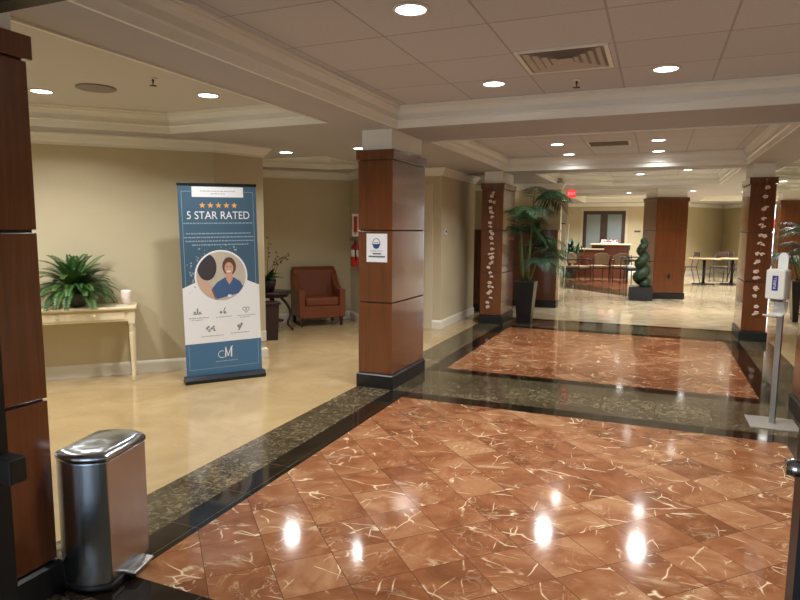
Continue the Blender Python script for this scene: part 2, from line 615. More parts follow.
# ------------------------------------------------------------------ walls
C1, C2 = (-4.44, 5.38), (-4.25, 6.00)
def wall(name, path, z0=0.0, z1=ZS, th=0.12):
    """solid wall, one straight piece per run; the path's left side is the room side"""
    back = offset_path(path, -th, False)
    for i in range(len(path) - 1):
        mb = MB()
        mb.prism([tuple(path[i]), tuple(back[i]), tuple(back[i + 1]), tuple(path[i + 1])], z0, z1 + 0.15)
        struct(mb.build(name, M['wall']))
BASE = [(0.0, 0.0), (0.016, 0.0), (0.016, 0.10), (0.012, 0.112), (0.006, 0.122), (0.0, 0.13)]
CORN = [(0.0, 2.35), (0.012, 2.35), (0.014, 2.375), (0.03, 2.39), (0.05, 2.43), (0.07, 2.45), (0.07, ZS)]
def base(name, path):
    mb = MB(); sweep(mb, path, BASE, False)
    return struct(mb.build(name, M['base'], recalc=False))
def cornice(path):
    global tn
    tn += 1
    mb = MB(); sweep(mb, path, CORN, False)
    return struct(mb.build('trim_%d' % tn, M['crown'], recalc=False))

# left side, walked from the back of the lobby towards the camera (room on the left of the path)
C3, C4, C5 = (-4.835, 9.32), (-4.415, 8.90), (-3.05, 8.90)
pathL = [(-3.75, 12.6), (-3.75, 10.75), (-3.05, 10.75), C5, C4, C3, (-7.6, 6.555), (-7.6, 6.0), C2, C1, (-8.1, 1.78)]
def rev(p): return p
# room must be on the left of the direction of travel: going towards -y with the room at +x means the room is on the left
wall('wall_left', pathL)
base('baseboard_left', pathL)
cornice(pathL)
pB = [(-1.80, 12.75), (-1.80, 12.60), (-3.75, 12.60)]
wb = MB(); wb.box(-3.9, -1.80, 12.60, 12.75, 0, ZS + 0.1)
struct(wb.build('wall_inner', M['wall']))
cornice([(-1.80, 12.75), (-1.80, 12.60), (-3.75, 12.60)])
# far walls
pathF = [(4.3, 27.0), (4.3, 22.5), (2.9, 22.5), (2.9, 23.6), (2.25, 25.6), (0.9, 23.2), (0.9, 22.5), (-3.9, 22.5), (-3.9, 12.7)]
pathF = pathF[1:]
wall('wall_back', pathF)
base('baseboard_back', pathF)
cornice(pathF)
pathR = [(4.3, -2.8), (4.3, 22.5)]
wall('wall_right', pathR)
base('baseboard_right', pathR)
cornice(pathR)
# front walls beside the entrance
wf = MB(); wf.box(-8.2, -2.66, 0.66, 0.80, 0, ZS + 0.1)
struct(wf.build('wall_front_left', M['wall']))
wf = MB(); wf.box(1.53, 4.3, 0.66, 0.80, 0, ZS + 0.1)
struct(wf.build('wall_front_right', M['wall']))
# unseen vestibule added behind the camera; its glazed front streaks the steel with daylight
wf = MB(); wf.box(-2.78, -2.66, -2.9, 0.80, 0, ZS + 0.1)
struct(wf.build('wall_vestibule_left', M['wall']))
wf = MB(); wf.box(1.53, 1.65, -2.9, 0.80, 0, ZS + 0.1)
struct(wf.build('wall_vestibule_right', M['wall']))
wf = MB()
wf.box(-2.66, -2.1, -2.98, -2.86, 0, ZS + 0.1); wf.box(1.0, 1.53, -2.98, -2.86, 0, ZS + 0.1); wf.box(-2.1, 1.0, -2.98, -2.86, 2.2, ZS + 0.1)
for xx in (-2.1, -1.35, -0.6, 0.2, 0.9):
    wf.box(xx, xx + 0.1, -2.98, -2.86, 0, 2.2)
struct(wf.build('wall_added_front', M['black']))
# door casing on the short wall behind the first column
mb = MB(); mb.box(-3.30, -3.18, 8.872, 8.90, 0.0, 2.12); mb.box(-4.18, -3.18, 8.872, 8.90, 2.12, 2.22); mb.box(-4.18, -4.06, 8.872, 8.90, 0, 2.12)
tn += 1
struct(mb.build('trim_%d' % tn, M['trim']))
mb = MB(); mb.box(-4.06, -3.30, 8.882, 8.90, 0.0, 2.12)
mb.box(-3.98, -3.38, 8.876, 8.882, 0.2, 0.95); mb.box(-3.98, -3.38, 8.876, 8.882, 1.1, 2.0)
struct(mb.build('door_1', M['trim']))

# ------------------------------------------------------------------ entrance frame the picture is taken through
YD = 1.05
ent = MB()
ent.box(-1.64, -1.62, YD - 0.025, YD + 0.025, 0, 2.075)
ent.box(-1.74, -1.66, YD - 0.025, YD + 0.025, 0, 2.075)
ent.box(0.217, 0.237, YD - 0.025, YD + 0.025, 0, 2.075)
ent.box(0.257, 0.337, YD - 0.025, YD + 0.025, 0, 2.075)
ent.box(-1.74, 0.337, YD - 0.025, YD + 0.025, 2.075, ZS)
dr = struct(ent.build('door_2', M['black']))
mb = MB()
mb.box(-1.66, -1.64, YD - 0.022, YD + 0.022, 0, 2.075); mb.box(0.237, 0.257, YD - 0.022, YD + 0.022, 0, 2.075)
o = mb.build('frame_strip', mat('grey_aluminium', (120, 122, 122), 0.4, 0.6), dr)
mb = MB()
mb.box(-2.26, -1.74, YD - 0.006, YD + 0.006, 0.1, 2.3)
mb.box(0.337, 1.15, YD - 0.006, YD + 0.006, 0.1, 2.3)
gt = NT('clear_glass')
gt.set(Base_Color=(1, 1, 1, 1), Roughness=0.0, IOR=1.01)
gt.b.inputs['Transmission Weight'].default_value = 1.0
mb.build('glass_pane', gt.m, dr)
mb = MB()
mb.box(-2.26, -1.74, YD - 0.03, YD + 0.03, 0.0, 0.1); mb.box(0.337, 1.15, YD - 0.03, YD + 0.03, 0.0, 0.1)
mb.box(-2.26, -1.74, YD - 0.03, YD + 0.03, 2.3, ZS); mb.box(0.337, 1.15, YD - 0.03, YD + 0.03, 2.3, ZS)
mb.build('side_frame', M['black'], dr)
mb = MB()
mb.box(-1.62, -1.553, YD - 0.02, YD + 0.03, 0.86, 0.93)
mb.build('latch_box', M['blackp'], dr, bevel=0.004)
mb = MB()
mb.T = Matrix.Translation((0.207, YD - 0.02, 1.20)) @ Matrix.Rotation(pi / 2, 4, 'Y')
mb.lathe([(0.0, -0.012), (0.012, -0.012), (0.014, 0.0), (0.012, 0.012), (0, 0.012)], 16)
mb.build('hinge_knob', M['chrome'], dr)

# ------------------------------------------------------------------ columns
def column(x0, x1, y0, label, joints=(0.84, 1.53), d=CD, group='wood clad columns', top=2.28, rz=0.0):
    cx, cy = (x0 + x1) / 2, y0 + d / 2
    hx, hy = (x1 - x0) / 2 - 0.012, d / 2 - 0.012
    if rz:
        ccx, ccy = (x1 - x0) / 2, d / 2
        cx, cy = x0 + ccx * cos(rz) - ccy * sin(rz), y0 + ccx * sin(rz) + ccy * cos(rz)
    t = thing('column', label, 'column', (cx, cy, 0), rz, group)
    mb = MB(); mb.box(-hx + 0.012, hx - 0.012, -hy + 0.012, hy - 0.012, 0.0, top - 0.02)
    mb.build('core', M['reveal'], t)
    mb = MB(); mb.box(-hx - 0.018, hx + 0.018, -hy - 0.018, hy + 0.018, 0, 0.125)
    mb.frustum(-hx - 0.018, hx + 0.018, -hy - 0.018, hy + 0.018, 0.125, -hx - 0.004, hx + 0.004, -hy - 0.004, hy + 0.004, 0.14)
    mb.build('plinth', M['plinth'], t, bevel=0.004)
    zs = [0.14] + list(joints) + [2.19]
    for a, b in zip(zs[:-1], zs[1:]):
        mb = MB(); mb.box(-hx, hx, -hy, hy, a + 0.006, b - 0.006)
        mb.build('panel', M['wood'], t, bevel=0.0025)
    mb = MB()
    mb.box(-hx - 0.016, hx + 0.016, -hy - 0.016, hy + 0.016, 2.19, top)
    mb.build('cap', M['wood'], t, bevel=0.003)
    mb = MB(); mb.box(-hx + 0.025, hx - 0.025, -hy + 0.035, hy - 0.035, top, ZS)
    mb.build('neck', M['crown'], t)
    return t
column(XL0, XL1, YC[0], 'dark wood clad column at the left edge, behind the steel trash can')
column(XL0, XL1, YC[1], 'glossy wood clad column with the white mask notice on it')
column(XL0, XL1, YC[2], 'wood clad column with a flower garland, left of the tall potted palm')
column(XR0, XR1, YC[1], 'wood clad column at the right edge, beside the sanitizer stand')
column(XR0, 1.485, YC[2], 'wood clad column with a flower garland, behind the sanitizer stand')
column(-0.04, 0.70, 14.82, 'broad wood clad column beside the spiral topiary, far middle', joints=(0.84, 1.55), d=0.7, rz=radians(24))
column(2.68, 3.35, 17.0, 'dark far column right of the bright window strip', joints=(0.84, 1.55), d=0.7)

# ------------------------------------------------------------------ downlights
def make_light():
    t = thing('ceiling_downlight', '', 'ceiling light')
    mb = MB(); mb.lathe([(0.076, -0.001), (0.094, -0.001), (0.094, -0.005), (0.078, -0.010), (0.076, -0.001)], 28)
    mb.build('trim_ring', M['white'], t)
    mb = MB(); mb.lathe([(0.0, -0.003), (0.077, -0.003), (0.077, -0.0045), (0.0, -0.0045)], 28)
    mb.build('lens', emit('lamp_lens', (255, 252, 248), 14.0), t)
    return t
proto = None
def downlight(x, y, z, label, power=1.0):
    global proto
    if proto is None:
        proto = make_light(); t = proto
        t.location = (x, y, z); t['label'] = label; t['group'] = 'recessed downlights'
    else:
        t = dup(proto, (x, y, z), 0, label, 'recessed downlights')
    ld = bpy.data.lights.new('downlight_lamp', 'AREA')
    ld.shape = 'DISK'; ld.size = 0.13; ld.energy = LAMP_W * power; ld.color = LAMP_COL; ld.spread = LAMP_SPREAD
    lo = bpy.data.objects.new('downlight_lamp', ld)
    COL.objects.link(lo)
    lo.location = (x, y, z - 0.012)
L = [
 (-1.20, 2.98, ZC, 'brightest downlight at the top middle of the picture, nearest the camera', 1),
 (-1.20, 4.68, ZC, 'downlight left of the square air vent in the near ceiling coffer', 1),
 (0.0, 4.68, ZC, 'downlight right of the square air vent in the near ceiling coffer', 1),
 (0.0, 2.98, ZC, 'downlight of the near coffer just above the picture, front right', 1),
 (-4.70, 3.60, ZC, 'downlight beside the top of the left edge column', 0.8),
 (-3.52, 4.22, ZC, 'downlight above the roll-up banner in the left alcove ceiling', 0.8),
 (-4.23, 6.46, ZS, 'small downlight in the low soffit above the side table', 0.8),
 (-3.21, 6.44, ZS, 'small downlight just left of the top of the mask notice column', 0.8),
 (-1.25, 8.22, ZC, 'downlight in the second coffer, upper one of the left pair', 1.5),
 (-1.25, 9.36, ZC, 'downlight in the second coffer, lower one of the left pair', 0.2),
 (-0.04, 8.26, ZC, 'downlight in the second coffer, upper one of the right pair', 1.5),
 (-0.04, 9.40, ZC, 'downlight in the second coffer, lower one of the right pair', 0.2),
 (-0.36, 13.10, ZC, 'downlight in the third coffer above left of the broad far column', 1),
 (0.46, 12.40, ZC, 'downlight in the third coffer above right of the broad far column', 1),
 (-0.69, 16.30, ZS, 'far downlight right of the exit sign', 1),
 (0.73, 15.94, ZS, 'far downlight left of the right garland column', 1),
 (1.86, 16.68, ZS, 'far downlight at the top left edge of the right garland column', 1),
 (2.11, 13.32, ZS, 'downlight just right of the right garland column cap', 1),
 (-2.76, 19.8, ZS, 'tiny downlight below the exit sign above the whiteboard', 1.2),
]
for x, y, z, lb, pw in L:
    if y > 12: pw *= 1.9
    downlight(x, y, z, lb, pw)
for x, y, z, lb in [(-5.0, 2.6, ZC, 'alcove downlight hidden behind the left edge column'), (3.0, 8.0, ZC, 'side coffer downlight beyond the right edge column'),
                    (3.0, 3.6, ZC, 'side coffer downlight outside the right frame'), (-1.0, 20.6, ZC, 'extra downlight added to brighten the reception desk end'),
                    (3.0, 19.8, ZC, 'extra downlight added to brighten the far bistro tables, right'), (2.0, 20.4, ZC, 'extra downlight added to brighten the far bistro tables, left')]:
    downlight(x, y, z, lb, 4.2 if y > 15 else 1.6)  # the far ones are extra lamps, added to brighten the lounge and dining end

# ------------------------------------------------------------------ ceiling fixtures
t = thing('air_vent', 'square louvred air vent in the near ceiling coffer', 'air vent', (-0.605, 4.20, ZC), 0)
vm = mat('vent_grey', (186, 178, 170), 0.5)
mb = MB()
for (a, b, c, d) in [(-0.28, 0.28, -0.28, -0.255), (-0.28, 0.28, 0.255, 0.28), (-0.28, -0.255, -0.255, 0.255), (0.255, 0.28, -0.255, 0.255)]:
    mb.box(a, b, c, d, -0.012, 0)
mb.build('frame', M['crown'], t)
mb = MB(); mb.box(-0.255, 0.255, -0.255, 0.255, -0.003, -0.001)
mb.build('backing', mat('vent_dark', (160, 152, 145), 0.8), t)
for r in (0.235, 0.185, 0.135, 0.085):
    mb = MB()
    w = 0.032
    for (x0, y0, x1, y1) in [(-r, -r, r, -r), (r, -r, r, r), (r, r, -r, r), (-r, r, -r, -r)]:
        dx, dy = (x1 - x0), (y1 - y0)
        l = sqrt(dx * dx + dy * dy); nx, ny = -dy / l * w, dx / l * w
        k = 1 - w / r
        mb.add([(x0, y0, -0.014), (x1, y1, -0.014), (x1 * k, y1 * k, -0.006), (x0 * k, y0 * k, -0.006)], [(0, 1, 2, 3)])
    mb.build('louvre', vm, t, recalc=False)
mb = MB(); mb.box(-0.05, 0.05, -0.05, 0.05, -0.014, -0.008); mb.build('centre_plate', vm, t)

t = thing('air_vent', 'faint grey air vent in the second ceiling coffer', 'air vent', (-0.62, 8.3, ZC), 0)
mb = MB(); mb.box(-0.26, 0.26, -0.2, 0.2, -0.012, 0); mb.build('frame', M['crown'], t)
mb = MB()
for k in range(7):
    mb.box(-0.23, 0.23, -0.17 + k * 0.052, -0.14 + k * 0.052, -0.02, -0.012)
mb.build('louvre', mat('vent_dark2', (110, 102, 94), 0.7), t)

def sprinkler(x, y, lb):
    t = thing('fire_sprinkler', lb, 'sprinkler', (x, y, ZC), 0, 'fire sprinklers')
    m = mat('sprinkler_metal', (92, 84, 78), 0.4, 0.6)
    mb = MB(); mb.lathe([(0.03, 0), (0.032, -0.004), (0.01, -0.008), (0, -0.008)], 16); mb.build('escutcheon', M['crown'], t)
    mb = MB(); mb.lathe([(0.008, -0.006), (0.008, -0.03), (0.004, -0.035), (0.004, -0.055), (0, -0.055)], 10); mb.build('body', m, t)
    mb = MB(); mb.lathe([(0.0, -0.053), (0.026, -0.053), (0.026, -0.057), (0, -0.057)], 14); mb.build('deflector', m, t)
sprinkler(-0.605, 4.80, 'small sprinkler head beyond the square air vent')
sprinkler(-3.52, 3.61, 'small sprinkler head in the left alcove ceiling')
t = thing('ceiling_speaker', 'round grille ceiling speaker in the left alcove ceiling', 'speaker', (-4.18, 3.68, ZC))
mb = MB(); mb.lathe([(0.135, 0), (0.15, -0.002), (0.145, -0.012), (0.13, -0.012)], 32); mb.build('rim', mat('speaker_rim', (140, 134, 126), 0.7), t)
mb = MB(); mb.lathe([(0, -0.01), (0.132, -0.008), (0.132, -0.004), (0, -0.004)], 32); mb.build('grille', mat('speaker_grille', (170, 164, 154), 0.8), t)

# exit sign
t = thing('exit_sign', 'glowing red exit sign hanging from the far soffit', 'exit sign', (-1.854, 14.55, ZS), radians(18))
mb = MB(); mb.lathe([(0.008, 0), (0.008, -0.03)], 8); mb.build('stem', M['white'], t)
mb = MB(); mb.box(-0.10, 0.10, -0.02, 0.02, -0.19, -0.02); mb.build('housing', emit('exit_red', (226, 62, 62), 1.1), t, bevel=0.004)
text('lettering', 'EXIT', 0.08, emit('exit_letters', (255, 150, 150), 1.6), t, (0, -0.0215, -0.105))

# ------------------------------------------------------------------ trash can
t = thing('trash_can', 'brushed steel step trash can in front of the left edge column', 'trash can', (-2.215, 1.885, 0), radians(13))
def bowed(w, d, bow_f, z, inset=0.0, n=26, r=0.03):
    """footprint with bowed front/back (-y and +y faces) and flat long sides; CCW"""
    w -= inset; d -= inset
    pts = []
    for i in range(n + 1):
        u = -1 + 2 * i / n
        pts.append((u * w / 2, -d / 2 + bow_f * (u * u)))
    for i in range(n + 1):
        u = 1 - 2 * i / n
        pts.append((u * w / 2, d / 2 - bow_f * (u * u)))
    return [(x, y, z) for x, y in pts]
def loft(rings, cap0=True, cap1=True, smooth=True):
    mb = MB()
    n = len(rings[0]); vs = [p for r in rings for p in r]; fs = []
    for a in range(len(rings) - 1):
        for i in range(n):
            j = (i + 1) % n
            fs.append((a * n + i, a * n + j, (a + 1) * n + j, (a + 1) * n + i))
    if cap0: fs.append(tuple(reversed(range(n))))
    if cap1: fs.append(tuple((len(rings) - 1) * n + i for i in range(n)))
    mb.add(vs, fs, smooth)
    return mb
loft([bowed(0.24, 0.365, 0.045, z) for z in (0.035, 0.575)], smooth=False).build('body', M['steel'], t, bevel=0.006, bseg=3)
loft([bowed(0.236, 0.361, 0.045, z) for z in (0.0, 0.035)]).build('base_rim', M['blackp'], t)
lid = []
for z, ins in ((0.577, -0.004), (0.592, -0.006), (0.604, 0.004), (0.612, 0.05), (0.616, 0.12)):
    lid.append(bowed(0.24, 0.365, 0.045, z, ins))
loft(lid).build('lid', M['steel'], t)
mb = MB()
mb.prism([(0.0, 0.02), (0.05, 0.012), (0.068, 0.03), (0.06, 0.036), (0.0, 0.042)], -0.075, 0.075, 'xz')
for i, p in enumerate(mb.v):
    mb.v[i] = (p[0] + 0.106, p[1] + 0.02, p[2] + 0.005)
mb.build('pedal', steel_mat('pedal_steel', (150, 145, 140), (3, 60, 60), 0.35), t, bevel=0.006)
mb = MB(); mb.box(0.07, 0.098, -0.06, 0.10, 0.006, 0.05); mb.build('pedal_recess', M['blackp'], t)

# ------------------------------------------------------------------ console table, fern, candle
t = thing('console_table', 'cream console table with turned legs against the left wall', 'table', (-5.365, 4.185, 0), radians(45))
TL, TD, TH = 1.32, 0.36, 0.76
# local x along the wall (right end at the banner side); front = -y
hx = TL / 2
ox = 0.17
mb = MB(); mb.box(-hx - 0.02, hx + 0.02, -TD / 2 - 0.02, TD / 2 + 0.005, TH - 0.025, TH)
mb.build('tabletop', M['cream'], t, bevel=0.007, bseg=3)
mb = MB()
mb.box(-hx + 0.05, hx - 0.05, -TD / 2 + 0.01, -TD / 2 + 0.03, TH - 0.145, TH - 0.025)
mb.box(-hx + 0.05, hx - 0.05, TD / 2 - 0.03, TD / 2 - 0.01, TH - 0.145, TH - 0.025)
mb.box(-hx + 0.01, -hx + 0.03, -TD / 2 + 0.05, TD / 2 - 0.05, TH - 0.145, TH - 0.025)
mb.box(hx - 0.03, hx - 0.01, -TD / 2 + 0.05, TD / 2 - 0.05, TH - 0.145, TH - 0.025)
mb.build('apron', M['cream'], t, bevel=0.002)
mb = MB(); mb.box(-hx + 0.09, hx - 0.09, -TD / 2 + 0.002, -TD / 2 + 0.012, TH - 0.125, TH - 0.045)
dw = mb.build('drawer', M['cream'], t, bevel=0.003)
for kx in (-0.02, 0.30):
    mb = MB(); mb.T = Matrix.Translation((kx, -TD / 2 + 0.002, TH - 0.085)) @ Matrix.Rotation(pi / 2, 4, 'X')
    mb.lathe([(0.008, 0), (0.006, 0.01), (0.016, 0.018), (0.016, 0.024), (0.008, 0.03), (0, 0.03)], 16)
    mb.build('knob', M['cream'], dw)
for sx in (-1, 1):
    for sy in (-1, 1):
        mb = MB()
        mb.box(-0.03, 0.03, -0.03, 0.03, TH - 0.17, TH - 0.025)
        mb.lathe([(0.02, TH - 0.17), (0.032, TH - 0.18), (0.018, TH - 0.19), (0.032, TH - 0.203), (0.018, TH - 0.216), (0.032, TH - 0.23), (0.019, TH - 0.243), (0.030, TH - 0.262), (0.028, TH - 0.28),
                  (0.022, 0.2), (0.017, 0.07), (0.026, 0.045), (0.014, 0.03), (0.02, 0.015), (0.018, 0.0)], 20)
        mb.build('leg', M['cream'], t, loc=(sx * (hx - 0.03), sy * (TD / 2 - 0.03), 0))

def leafstrip(mb, pts, w0, nrm, prof=None):
    """narrow folded blade along pts"""
    n = len(pts)
    vs, fs = [], []
    for i, p in enumerate(pts):
        p = Vector(p)
        d = (Vector(pts[min(i + 1, n - 1)]) - Vector(pts[max(i - 1, 0)])).normalized()
        s_ = d.cross(nrm)
        s_ = s_.normalized() if s_.length > 1e-4 else Vector((1, 0, 0))
        u = i / (n - 1)
        w = w0 * (prof(u) if prof else (sin(pi * min(1, u * 0.9 + 0.1)) ** 0.7))
        vs += [tuple(p - s_ * w), tuple(p - Vector(nrm) * w * 0.35), tuple(p + s_ * w)]
    for i in range(n - 1):
        a = i * 3
        fs += [(a, a + 1, a + 4, a + 3), (a + 1, a + 2, a + 5, a + 4)]
    mb.add(vs, fs, True)

def frond_points(az, elev, length, droop, n=12):
    pts = []
    p = Vector((0, 0, 0)); e = elev
    for i in range(n + 1):
        pts.append(p.copy())
        p = p + Vector((cos(az) * cos(e), sin(az) * cos(e), sin(e))) * (length / n)
        e -= droop / n * (0.4 + 1.2 * i / n)
    return pts

def fern(parent, n, Lmin, Lmax, seed):
    rr = random.Random(seed)
    for k in range(n):
        az = 2 * pi * k * 0.381966 + rr.uniform(-.2, .2)
        q = (k + 0.5) / n
        elev = radians(82 - 72 * q + rr.uniform(-6, 6))
        Lx = rr.uniform(Lmin, Lmax)
        pts = frond_points(az, elev, Lx, radians(70 + 70 * q * 0.6 + rr.uniform(-10, 15)), 14)
        for p in pts:
            p.z = max(p.z, -0.13)
            over = (-p.x + p.y) * 0.70711 - 0.11
            if over > 0:
                p.x += over * 0.70711; p.y -= over * 0.70711; p.z += over * 0.3
        mb = MB()
        mb.tube(pts, 0.0025, 4, 0.001)
        side = Vector((-sin(az), cos(az), 0))
        for i in range(1, 14):
            u = i / 14
            lw = 0.055 * sin(pi * (0.12 + 0.85 * u)) + 0.008
            for h in (0, 0.5):
                p0 = pts[i] if h == 0 else (pts[i] + pts[min(i + 1, 14)]) / 2
                d = (pts[min(i + 1, 14)] - pts[i - 1]).normalized()
                nrm = side.cross(d)
                for sg in (-1, 1):
                    q1 = p0 + side * sg * lw + d * lw * 0.35 - nrm * lw * 0.15
                    mm = (p0 + q1) / 2
                    mb.add([tuple(p0), tuple(mm + d * 0.008), tuple(q1), tuple(mm - d * 0.008)], [(0, 1, 2, 3)])
        mb.build('frond', M['leaf'] if rr.random() < 0.6 else M['leafd'], parent, recalc=False)

A45 = radians(45)
def on_table(dx, dy):
    c = Vector((-5.365, 4.185))
    return (c.x + dx * cos(A45) - dy * sin(A45), c.y + dx * sin(A45) + dy * cos(A45))
px, py = on_table(0.13, 0.0)
t = thing('potted_fern', 'bushy green fern in a bowl on the cream console table', 'potted plant', (px, py, TH), 0)
mb = MB(); mb.lathe([(0.0, 0), (0.075, 0), (0.11, 0.05), (0.125, 0.12), (0.12, 0.15), (0.11, 0.15), (0.105, 0.12), (0, 0.12)], 28)
mb.build('bowl', mat('fern_bowl', (60, 66, 44), 0.35), t)
fo = bpy.data.objects.new('foliage', None); 
mb = MB()
hub = MB(); hub.sphere((0, 0, 0.13), 0.06, 1, 1, 0.5); fh = hub.build('foliage', M['leafd'], t)
bpy.data.objects.remove(fo)
fh.location = (0, 0, 0.02)
n0 = len(bpy.data.objects)
class _P: pass
rootf = fh
def fern_at(parent, n, a, b, seed, z):
    before = set(bpy.data.objects)
    fern(parent, n, a, b, seed)
    for o in set(bpy.data.objects) - before:
        o.location = (0, 0, z)
fern_at(fh, 84, 0.34, 0.52, 5, 0.12)

px, py = on_table(0.585, 0.0)
t = thing('candle_lantern', 'small white candle holder on the right end of the console table', 'candle holder', (px, py, TH), radians(20))
mb = MB(); mb.box(-0.045, 0.045, -0.045, 0.045, 0.0, 0.012); mb.build('base', M['dwhite'], t, bevel=0.003)
mb = MB(); mb.lathe([(0.04, 0.012), (0.047, 0.02), (0.052, 0.135), (0.044, 0.15), (0.04, 0.15), (0.04, 0.12), (0, 0.12)], 20)
t2 = NT('candle_white'); vz = t2.n('ShaderNodeTexVoronoi'); t2.link(t2.coords(), vz.inputs['Vector']); vz.inputs['Scale'].default_value = 45
t2.put(t2.b.inputs['Base Color'], t2.mix(vz.outputs[0], lin((244, 238, 232)), lin((226, 206, 196)))); t2.set(Roughness=0.4)
mb.build('shade', t2.m, t)

# ------------------------------------------------------------------ roll-up banner
bl, br = Vector((-4.245, 4.615)), Vector((-3.752, 5.255))
bc = (bl + br) / 2
bw = (br - bl).length
bang = atan2((br - bl).y, (br - bl).x)
t = thing('rollup_banner', 'blue and white roll-up banner reading 5 STAR RATED with a nurse photo', 'banner', (bc.x, bc.y, 0), bang)
hw = bw / 2 - 0.024
mb = MB()
mb.prism([(-0.06, 0.0), (0.06, 0.0), (0.062, 0.035), (0.035, 0.07), (-0.035, 0.07), (-0.062, 0.035)], -bw / 2, bw / 2, 'yz')
mb.build('base_case', mat('banner_base', (36, 42, 48), 0.35, 0.4), t, bevel=0.003)
mb = MB(); mb.box(-hw - 0.006, hw + 0.006, -0.012, 0.012, 1.955, 1.98); rail = mb.build('top_rail', M['black'], t, bevel=0.003)
mb = MB(); mb.tube([(0, 0.03, 0.05), (0, 0.03, 1.96)], 0.008, 8); pol = mb.build('support_pole', M['chrome'], t)
navy = mat('banner_navy', (66, 98, 122), 0.55, 0, 0.06, 3)
blue = mat('banner_blue', (70, 114, 154), 0.55, 0, 0.05, 3)
wht = mat('banner_white', (238, 242, 248), 0.55, 0, 0.02, 3)
line = mat('banner_line', (150, 176, 196), 0.6)
gold = mat('banner_gold', (226, 176, 100), 0.5)
Z0, Z1 = 0.055, 1.96
mb = MB(); mb.box(-hw, hw, -0.004, 0.0, Z0, Z1); sheet = mb.build('sheet', navy, t)
for o_ in (rail, pol, sheet):
    o_.rotation_euler = (0, radians(-0.9), 0)
YF = -0.004
def flat_poly(name, poly, m, lay, parent=sheet):
    y = YF - 0.0006 * lay
    mb = MB(); mb.prism(list(poly), y, y + 0.0005, 'xz')
    return mb.build(name, m, parent)
def circ(cx, cz, r, n=40, a0=0, a1=2 * pi, sx=1, sz=1):
    return [(cx + r * sx * cos(a0 + (a1 - a0) * i / n), cz + r * sz * sin(a0 + (a1 - a0) * i / n)) for i in range(n)]
def rect(x0, x1, z0, z1): return [(x0, z0), (x1, z0), (x1, z1), (x0, z1)]
# white lower field with a gabled top, blue foot
flat_poly('white_field', [(-hw, 0.40), (hw, 0.40), (hw, 0.96), (0.0, 1.12), (-hw, 0.96)], wht, 1)
flat_poly('blue_foot', rect(-hw, hw, Z0, 0.40), blue, 1)
for nm, rr_ in (('border_line', [rect(-hw + 0.03, -hw + 0.034, 0.97, 1.90), rect(hw - 0.034, hw - 0.03, 0.97, 1.90), rect(-hw + 0.03, -0.24, 1.896, 1.90), rect(0.24, hw - 0.03, 1.896, 1.90),
                 rect(-hw + 0.03, hw - 0.03, 0.135, 0.139), rect(-hw + 0.03, -hw + 0.034, 0.135, 0.38), rect(hw - 0.034, hw - 0.03, 0.135, 0.38)]),):
    for q in rr_:
        flat_poly(nm, q, line, 2.5)
flat_poly('title_box', rect(-0.25, 0.25, 1.845, 1.945), wht, 2)
def scribble(name, lines, m, lay, parent=sheet, seed=1):
    rr = random.Random(seed)
    mb = MB()
    y = YF - 0.0006 * lay
    for (x0, x1, z, h) in lines:
        x = x0
        while x < x1 - 0.004:
            w = rr.uniform(0.012, 0.04)
            e = min(x + w, x1)
            mb.prism(rect(x, e, z, z + h), y, y + 0.0004, 'xz')
            x = e + 0.006
    o_ = mb.build(name, m, parent)
    o_['kind'] = 'stuff'
    return o_
greyl = mat('banner_grey', (150, 160, 168), 0.6)
scribble('small_print', [(-0.17, 0.17, 1.90, 0.006), (-0.07, 0.07, 1.875, 0.006)], greyl, 3)
def star(cx, cz, r):
    return [(cx + (r if i % 2 == 0 else r * 0.42) * sin(pi * i / 5), cz + (r if i % 2 == 0 else r * 0.42) * cos(pi * i / 5)) for i in range(10)][::-1]
for k in range(5):
    flat_poly('star', star(-0.155 + k * 0.078, 1.765, 0.033), gold, 2)
text('title_lettering', '5 STAR RATED', 0.108, wht, sheet, (0, YF - 0.0012, 1.665), sx=0.88)['kind'] = 'stuff'
scribble('subtitle_print', [(-0.34, 0.34, 1.585, 0.012)], mat('banner_pale', (140, 164, 184), 0.6), 2, seed=3)
scribble('paragraph_print', [(-0.32, 0.32, 1.485, 0.011), (-0.34, 0.34, 1.448, 0.011), (-0.33, 0.34, 1.411, 0.011), (-0.27, 0.29, 1.374, 0.011)], line, 2, seed=4)
# photograph roundel
DZ = 0.075
rc = (0.0, 0.99 + DZ)
ring = flat_poly('photo_ring', circ(*rc, 0.262), wht, 2)
flat_poly('photo_background', circ(*rc, 0.245), mat('photo_bg', (196, 190, 176), 0.6), 3)
def clipc(poly, r=0.244):
    out = []
    for x, z in poly:
        dx, dz = x - rc[0], z - rc[1]
        l = sqrt(dx * dx + dz * dz)
        if l > r: dx, dz = dx / l * r, dz / l * r
        out.append((rc[0] + dx, rc[1] + dz))
    return out
# dark haired person seen from behind, at the left
def sh(poly): return [(x + 0.015, z + DZ) for x, z in poly]
flat_poly('photo_shoulder', clipc(sh([(-0.28, 0.85), (-0.2, 0.74), (-0.06, 0.72), (-0.10, 0.86), (-0.17, 0.99), (-0.28, 1.02)])), mat('photo_peach', (206, 176, 156), 0.6), 4)
flat_poly('photo_dark_hair', clipc(sh(circ(-0.155, 1.085, 0.095, 28, sz=1.4))), mat('photo_hair_dark', (62, 60, 66), 0.6), 5)
